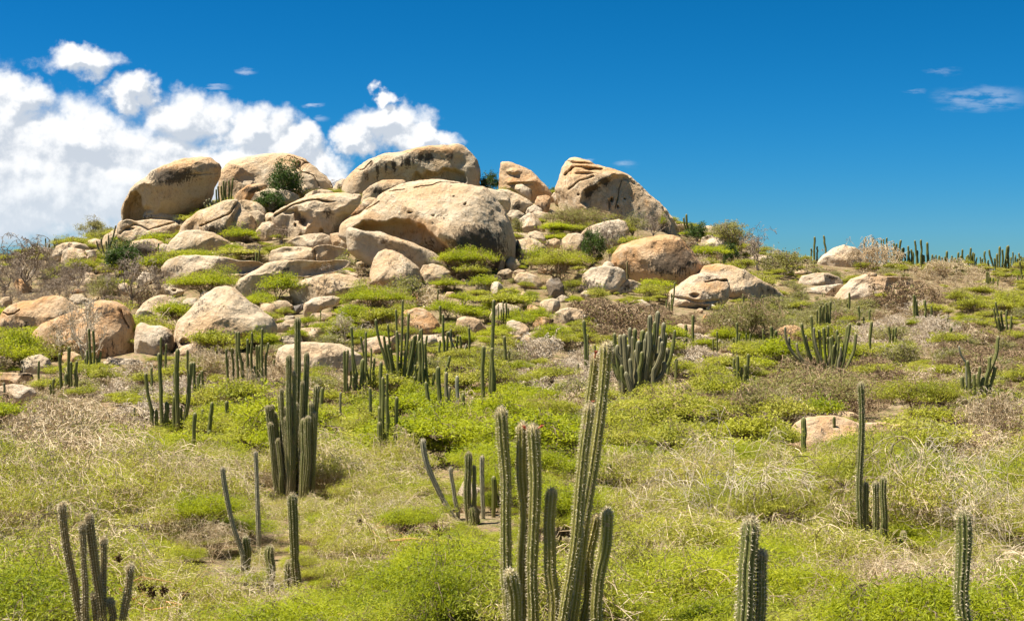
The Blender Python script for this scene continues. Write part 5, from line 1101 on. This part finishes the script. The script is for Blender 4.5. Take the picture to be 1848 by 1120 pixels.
P('dry_big', 1810, 800, 150, 90, 'tan thorn bush at the right edge by the bare soil', 'dead shrub', 'dead_shrub')

for i, (px_, py_, w_, h_, k_, lb_) in enumerate([
    (110,850,260,110,'dry_big','tan thorn tangle left of the open cactus group'), (40,960,180,90,'acacia_near','twiggy green thorn bush at the left edge above the brown tipped clump'),
    (300,900,220,90,'acacia_near','spreading thorn bush between the left tangle and the largest clump'), (730,930,200,70,'acacia_near','layered thorn bush behind the fallen orange stalk'),
    (690,870,150,60,'acacia_near','small layered thorn bush left of the dark hollow'), (1200,920,230,100,'acacia_near','layered green thorn bush right of the foreground stems'),
    (1420,930,260,110,'acacia_near','layered green thorn bush in front of the stout cactus'), (1260,1060,300,120,'acacia_near','wide thorn bush between the foreground clump and the ribbed pair'),
    (1500,1080,300,130,'acacia_near','wide thorn bush right of the ribbed pair'), (1650,940,150,70,'acacia_near','small green thorn bush right of the tall pole'),
    (1770,960,220,90,'acacia_near','green thorn bush behind the single right foreground cactus'), (1770,880,120,40,'acacia_vivid','bright low bush right of the wide flat outcrop'),
    (1040,960,120,55,'acacia_near','little thorn bush seen between the foreground stems'), (650,1080,200,80,'acacia_near','thorn bush in front of the fallen orange stalk'),
    (385,1030,150,75,'dry_near','low tan thorn bush left of the pale leaning cactus foot'),
    (340,1130,200,90,'vivid_near','vivid bush right of the brown tipped clump'), (1120,880,150,60,'dry_big','brown thorn bush in the shaded gap right of the foreground clump')]):
    P(k_, px_, py_, w_, h_, lb_, idx=i)
def agave(px, py, w, label):
    D = ground_D(px, py); m = D/F; rr = np.random.default_rng(3); v, f = [], []
    for i in range(34):
        a = rr.uniform(0, 6.28); el = rr.uniform(.35, 1.45); L = w*m*.55*rr.uniform(.8, 1.1); d = np.array([math.cos(a)*math.cos(el), math.sin(a)*math.cos(el), math.sin(el)]); s = np.array([-math.sin(a), math.cos(a), 0])*w*m*.035
        b = len(v); v += [-s, s, d*L*.5+s, d*L*.5-s, d*L-np.array([0, 0, L*.1])]; f.append((b, b+1, b+2, b+3)); v[b+2] = d*L*.5+s; v[b+3] = d*L*.5-s; f.append((b+3, b+2, b+4, b+4))
    me = bpy.data.meshes.new('agave'); me.from_pydata([tuple(x) for x in v], [], [tuple(dict.fromkeys(q)) for q in f]); me.materials.append(CM['pale'])
    X = (px-924)*m; o = link('agave', me, (X, D, float(H(X, D))+.05)); tag(o, label, 'agave')
agave(1601, 770, 26, 'grey green rosette of spiky leaves on the bare soil right of the flat outcrop')

def fallen(pts, D, rad, label, name, seeds=0, mat='orange', sd_=0, lift=0.0):
    m = D/F; rr = np.random.default_rng(sd_+5); P3 = [np.array(w3(x, y, D+rr.uniform(-.15, .15))) for x, y in pts]
    org = P3[0].copy(); segs = []
    for i in range(len(P3)-1):
        for k in range(4):
            a = P3[i]+(P3[i+1]-P3[i])*k/4; b = P3[i]+(P3[i+1]-P3[i])*(k+1)/4; r = rad*(1-.6*(i*4+k)/(len(P3)*4))
            segs.append([*(a-org), *(b-org), r, r*.96])
            if rr.random() < .6:
                d = rr.normal(size=3)*.25; segs.append([*(b-org), *(b-org+d), r*.5, r*.25]); segs.append([*(b-org+d), *(b-org+d*1.4+rr.normal(size=3)*.12), r*.25, r*.15])
    v, f, rv = tubes(segs, 6)
    root = bpy.data.objects.new(name, None); sc.collection.objects.link(root); root.location = tuple(org); tag(root, label, 'branch')
    link('stalk', mesh_np('stalk', v, f, [MW[mat]], False, {'v': rv}), (0, 0, 0), root)
    for q in range(seeds):
        c = P3[rr.integers(0, len(P3))]-org+rr.normal(size=3)*np.array([.35, .15, .13]); n = 90
        cc = c+np.clip(rr.normal(size=(n, 3))*.022, -.045, .045); lv, lf = leaves(cc, .016, .009, rr, 0)
        link('seed_cluster', mesh_np('seed_cluster', lv, lf, [MW['seed']], False, {'v': np.repeat(rr.random(n), 4)}), (0, 0, 0), root)
fallen([(805,977),(740,971),(690,977),(640,982),(600,992)], 22.5, .022, 'orange flower stalk fallen across the brush with dark seed clusters, below centre', 'fallen_stalk', 7)
fallen([(618,1108),(585,1104),(552,1102)], 15.5, .016, 'short broken orange stalk lying near the bottom edge', 'fallen_stalk', 0, sd_=2)
fallen([(300,1085),(330,1090),(270,1100),(215,1062),(255,1040),(310,1050)], 14.8, .010, 'thin dry stalk with dark seed clusters beside the fuzzy brown tipped clump', 'fallen_stalk', 12, sd_=4)

# ------------------------------------------------------------------ the scrub that carpets the valley: nobody could count it
NEARK = ['green_near', 'vivid_near', 'mixed_near', 'dry_near', 'white_near']
FARK = ['green_far', 'vivid_far', 'olive_far', 'dry_far', 'white_far', 'brown_far', 'grey_tree']
def protos(cname, keys):
    col = bpy.data.collections.new(cname); index = {}; n = 0
    for k in keys:
        index[k] = []
        for sb in LIB[k]:
            me = sb.joint(); o = bpy.data.objects.new('p%03d_%s' % (n, sb.name), me); col.objects.link(o); index[k].append(n); n += 1
    return col, index
def scatter(name, col, pts, rot, scl, idx):
    me = bpy.data.meshes.new(name); me.vertices.add(len(pts)); me.vertices.foreach_set('co', np.asarray(pts, np.float32).ravel())
    a = me.attributes.new('rz', 'FLOAT_VECTOR', 'POINT'); a.data.foreach_set('vector', np.asarray(rot, np.float32).ravel())
    a = me.attributes.new('sc', 'FLOAT_VECTOR', 'POINT'); a.data.foreach_set('vector', np.asarray(scl, np.float32).ravel())
    a = me.attributes.new('ix', 'INT', 'POINT'); a.data.foreach_set('value', np.asarray(idx, np.int32))
    o = link(name, me); tag(o, kind='stuff')
    ng = bpy.data.node_groups.new(name, 'GeometryNodeTree')
    ng.interface.new_socket('Geometry', in_out='INPUT', socket_type='NodeSocketGeometry'); ng.interface.new_socket('Geometry', in_out='OUTPUT', socket_type='NodeSocketGeometry')
    N, L = ng.nodes, ng.links
    gi, go = N.new('NodeGroupInput'), N.new('NodeGroupOutput'); ci = N.new('GeometryNodeCollectionInfo'); ci.inputs[0].default_value = col; ci.inputs[1].default_value = True
    ip = N.new('GeometryNodeInstanceOnPoints'); ip.inputs['Pick Instance'].default_value = True
    def at(nm, ty):
        q = N.new('GeometryNodeInputNamedAttribute'); q.data_type = ty; q.inputs[0].default_value = nm; return q.outputs[0]
    L.new(gi.outputs[0], ip.inputs['Points']); L.new(ci.outputs[0], ip.inputs['Instance']); L.new(at('ix', 'INT'), ip.inputs['Instance Index'])
    L.new(at('rz', 'FLOAT_VECTOR'), ip.inputs['Rotation']); L.new(at('sc', 'FLOAT_VECTOR'), ip.inputs['Scale']); L.new(ip.outputs[0], go.inputs[0])
    md = o.modifiers.new('scatter', 'NODES'); md.node_group = ng
    return o
# patches seen on the slope: (px, py, rx, ry, kind, strength)
PATCH = [(1010,660,130,52,'white_far',.85), (1240,640,60,70,'white_far',.8), (1620,605,160,42,'white_far',.85), (1480,560,120,45,'olive_far',.8), (1300,590,130,40,'brown_far',.9),
         (1130,585,90,45,'brown_far',1), (90,740,170,65,'dry_far',1), (260,715,120,50,'white_far',.9), (90,850,150,70,'dry_far',.9), (280,880,200,60,'mixed_near',.9), (470,690,80,50,'dry_far',.9), (640,690,70,40,'dry_far',.6),
         (60,520,150,60,'grey_tree',1), (250,520,60,40,'brown_far',.8), (1640,530,110,30,'brown_far',.8), (1770,620,110,50,'brown_far',.6), (1780,560,90,40,'green_far',.8), (1750,520,130,30,'dry_far',.7),
         (1420,730,60,40,'white_far',.8), (1500,700,150,50,'brown_far',.8), (1640,1070,240,50,'dry_near',.6), (1450,940,380,70,'green_near',.7), (1200,900,120,60,'mixed_near',.8), (620,900,180,80,'mixed_near',.8), (470,1060,110,50,'dry_near',.6),
         (1600,740,90,22,'soil',1.2), (1830,830,60,22,'soil',1.2), (790,850,60,26,'soil',1), (1030,850,60,26,'soil',.9), (1780,790,100,40,'dry_far',.9), (1380,620,90,40,'olive_far',.8),
         (900,790,180,80,'vivid_far',.9), (800,1060,170,120,'vivid_near',1), (330,1060,260,60,'green_near',.5), (900,570,150,50,'vivid_far',.9), (560,560,160,60,'vivid_far',.6), (1230,800,160,60,'green_far',.9), (1790,900,90,50,'vivid_near',.8), (60,980,120,70,'mixed_near',.7)]
def carpet():
    rr = np.random.default_rng(2024)
    coln, ixn = protos('near_scrub', NEARK); colf, ixf = protos('far_scrub', FARK)
    cells = []
    for (d0, d1, st) in ((7, 40, 1.2), (40, 90, 1.5), (90, 172, 1.85)):
        for y in np.arange(d0, d1, st*.9):
            hw = 0.40*y+5; x = np.arange(-hw, hw, st)
            cells.append(np.stack([x+rr.uniform(-.5, .5, len(x))*st, y+rr.uniform(-.45, .45, len(x))*st], 1))
    pts = np.concatenate(cells); X, Y = pts[:, 0], pts[:, 1]
    px = 924+F*X/Y; Z = H(X, Y); py = 560-F*(Z-ZC)/Y
    n = len(X); keep = np.ones(n, bool)
    big = fbm(np.stack([X*.07, Y*.07, np.zeros(n)], 1), 91, 3); mid = fbm(np.stack([X*.25, Y*.25, np.zeros(n)], 1), 55, 3); u = rr.random(n)
    scale = rr.uniform(.5, 1.2, n)*np.where(rr.random(n) < .18, 1.45, 1)
    for poly, D in ROCKS:
        lo, hi = poly.min(0), poly.max(0); half = (hi[0]-lo[0])*D/F*.3
        hpx = 0.85*scale*F/Y
        c = (px > lo[0]-20) & (px < hi[0]+20) & (Y < D+half*.6) & (Y > (D-26 if D < 80 else D-14))
        I = np.where(c)[0]
        if not len(I): continue
        top = np.stack([px[I], py[I]-hpx[I]*.85], 1); midp = np.stack([px[I], py[I]-hpx[I]*.35], 1)
        wl = np.stack([px[I]-hpx[I]*.8, py[I]-hpx[I]*.6], 1); wr = np.stack([px[I]+hpx[I]*.8, py[I]-hpx[I]*.6], 1)
        kill = in_poly(top, poly) | in_poly(midp, poly)
        small = in_poly(wl, poly) | in_poly(wr, poly)
        # thin the survivors whose top just brushes the stone
        scale[I[kill]] *= .42; scale[I[small & ~kill]] *= .6
        h2 = 0.85*scale[I]*F/Y[I]
        k2 = in_poly(np.stack([px[I], py[I]-h2*.8], 1), poly) | in_poly(np.stack([px[I], py[I]-h2*.3], 1), poly)
        keep[I[kill & k2]] = False
    # a second, low layer of seedlings keeps the soil covered close by
    low = np.where((Y < 55) & (rr.random(n) < .8))[0]
    X = np.concatenate([X, X[low]+rr.uniform(-.6, .6, len(low))]); Y = np.concatenate([Y, Y[low]+rr.uniform(-.5, .5, len(low))])
    px = 924+F*X/Y; Z = H(X, Y); py = 560-F*(Z-ZC)/Y
    scale = np.concatenate([scale, rr.uniform(.25, .42, len(low))]); keep = np.concatenate([keep, keep[low]])
    big = np.concatenate([big, big[low]]); mid = np.concatenate([mid, mid[low]]); u = np.concatenate([u, rr.random(len(low))]); n = len(X)
    for (cx, yt, yb, D, w) in CACTI:                                     # brush in front of a cactus stays lower than its visible foot
        I = (np.abs(px-cx) < w*.5+(1.15 if D < 45 else .5)*scale*F/Y) & (Y < D+.3) & (Y > D*.45)
        lim = (py-min(yb, 1135)+(8 if D < 45 else 12))*Y/F/(1.45 if D < 20 else 1.15)
        scale = np.where(I, np.minimum(scale, np.maximum(lim, .24 if D < 45 else .5)), scale)
    scale = np.minimum(scale, np.where(Y < 24, np.maximum((py-960)*Y/F/1.3, .25), 1.45))
    P3, R3, S3, IX, NR = [], [], [], [], []
    for i in np.where(keep)[0]:
        kind = None; best = 0.0
        for (cx, cy, rx, ry, k, s) in PATCH:
            e = 1.25-math.hypot((px[i]-cx)/rx, (py[i]-.5*F/Y[i]-cy)/ry)+mid[i]*.4
            if e*s > best and e > .25: best = e*s; kind = k
        if kind is None or u[i] > .50+best*.45:
            g_ = big[i]*.8+mid[i]*.5+rr.normal()*.28
            kind = 'vivid_far' if g_ > .38 else 'green_far' if g_ > -.36 else 'olive_far' if g_ > -.55 else 'dry_far' if rr.random() < .6 else 'brown_far'
            if Y[i] > 100 and px[i] > 1300 and kind == 'vivid_far' and rr.random() < .6: kind = 'green_far'
        if kind == 'soil': continue
        if 230 < px[i] < 1320 and 380 < py[i] < 605 and Y[i] > 88 and rr.random() < .42: continue      # open, stony ground between the boulders
        near = Y[i] < 40
        if near:
            kind = {'vivid_far': 'vivid_near', 'green_far': 'green_near', 'olive_far': 'mixed_near', 'dry_far': 'dry_near', 'white_far': 'dry_near', 'brown_far': 'dry_near', 'grey_tree': 'dry_near'}.get(kind, kind)
            if kind == 'green_near' and rr.random() < .5: kind = 'mixed_near'
            if kind in ('dry_near', 'mixed_near') and rr.random() < (.10 if px[i] > 1000 else .06): kind = 'white_near'
        else:
            kind = {'vivid_near': 'vivid_far', 'green_near': 'green_far', 'mixed_near': 'olive_far', 'dry_near': 'dry_far'}.get(kind, kind)
        tb = (ixn if near else ixf)[kind]
        s = scale[i]*(.5 if kind == 'grey_tree' else .75 if kind == 'white_near' else 1)
        if Y[i] < 12: s *= .8
        if Y[i] > 125 and px[i] > 1350: s *= .75
        sl = 0.0
        P3.append((X[i], Y[i], Z[i]-.03)); R3.append((rr.normal()*.06+.0, rr.normal()*.06, rr.uniform(0, 6.28))); S3.append((s, s, s*(rr.uniform(.65, 1.25) if s > .45 else 1))); IX.append(tb[rr.integers(0, len(tb))]); NR.append(near)
    P3, R3, S3, IX, NR = map(np.array, (P3, R3, S3, IX, NR))
    dry_n = set(ixn['dry_near']+ixn['white_near']); dry_f = set(sum((ixf[k] for k in ('dry_far', 'white_far', 'brown_far', 'grey_tree')), []))
    dr = np.array([(i in dry_n) if n_ else (i in dry_f) for i, n_ in zip(IX, NR)])
    for nm, sel, col in (('green_scrub', NR & ~dr, coln), ('dry_scrub', NR & dr, coln), ('distant_green_scrub', ~NR & ~dr, colf), ('distant_dry_scrub', ~NR & dr, colf)):
        scatter(nm, col, P3[sel], R3[sel], S3[sel], IX[sel])
    print('scrub', len(P3))
carpet()

# pinkish flowers on two tips of the foreground clump
def flower(x, y, lean_):
    D = 13.0; m = D/F; px, py = tp('J', x, y); p = w3(px, py, D-.04)-fgc.location
    segs = []; d = np.array([lean_, -.2, .55]); d /= np.linalg.norm(d)
    a = np.array(p); segs += [[*(a-d*.02), *(a+d*.03), .006, .010], [*(a+d*.03), *(a+d*.045), .010, .017]]
    for k in range(8):
        q = np.array([math.cos(k*.785), math.sin(k*.785), .35])*.018; segs.append([*(a+d*.04), *(a+d*.05+q), .006, .002])
    v, f, rv = tubes(segs, 6); link('flower', mesh_np('flower', v, f, [MFL], True, {'v': rv}), (0, 0, 0), fgc)
for a_ in ((326, 378, -.5), (368, 372, .9), (590, 92, .1), (572, 284, .3)): flower(*a_)
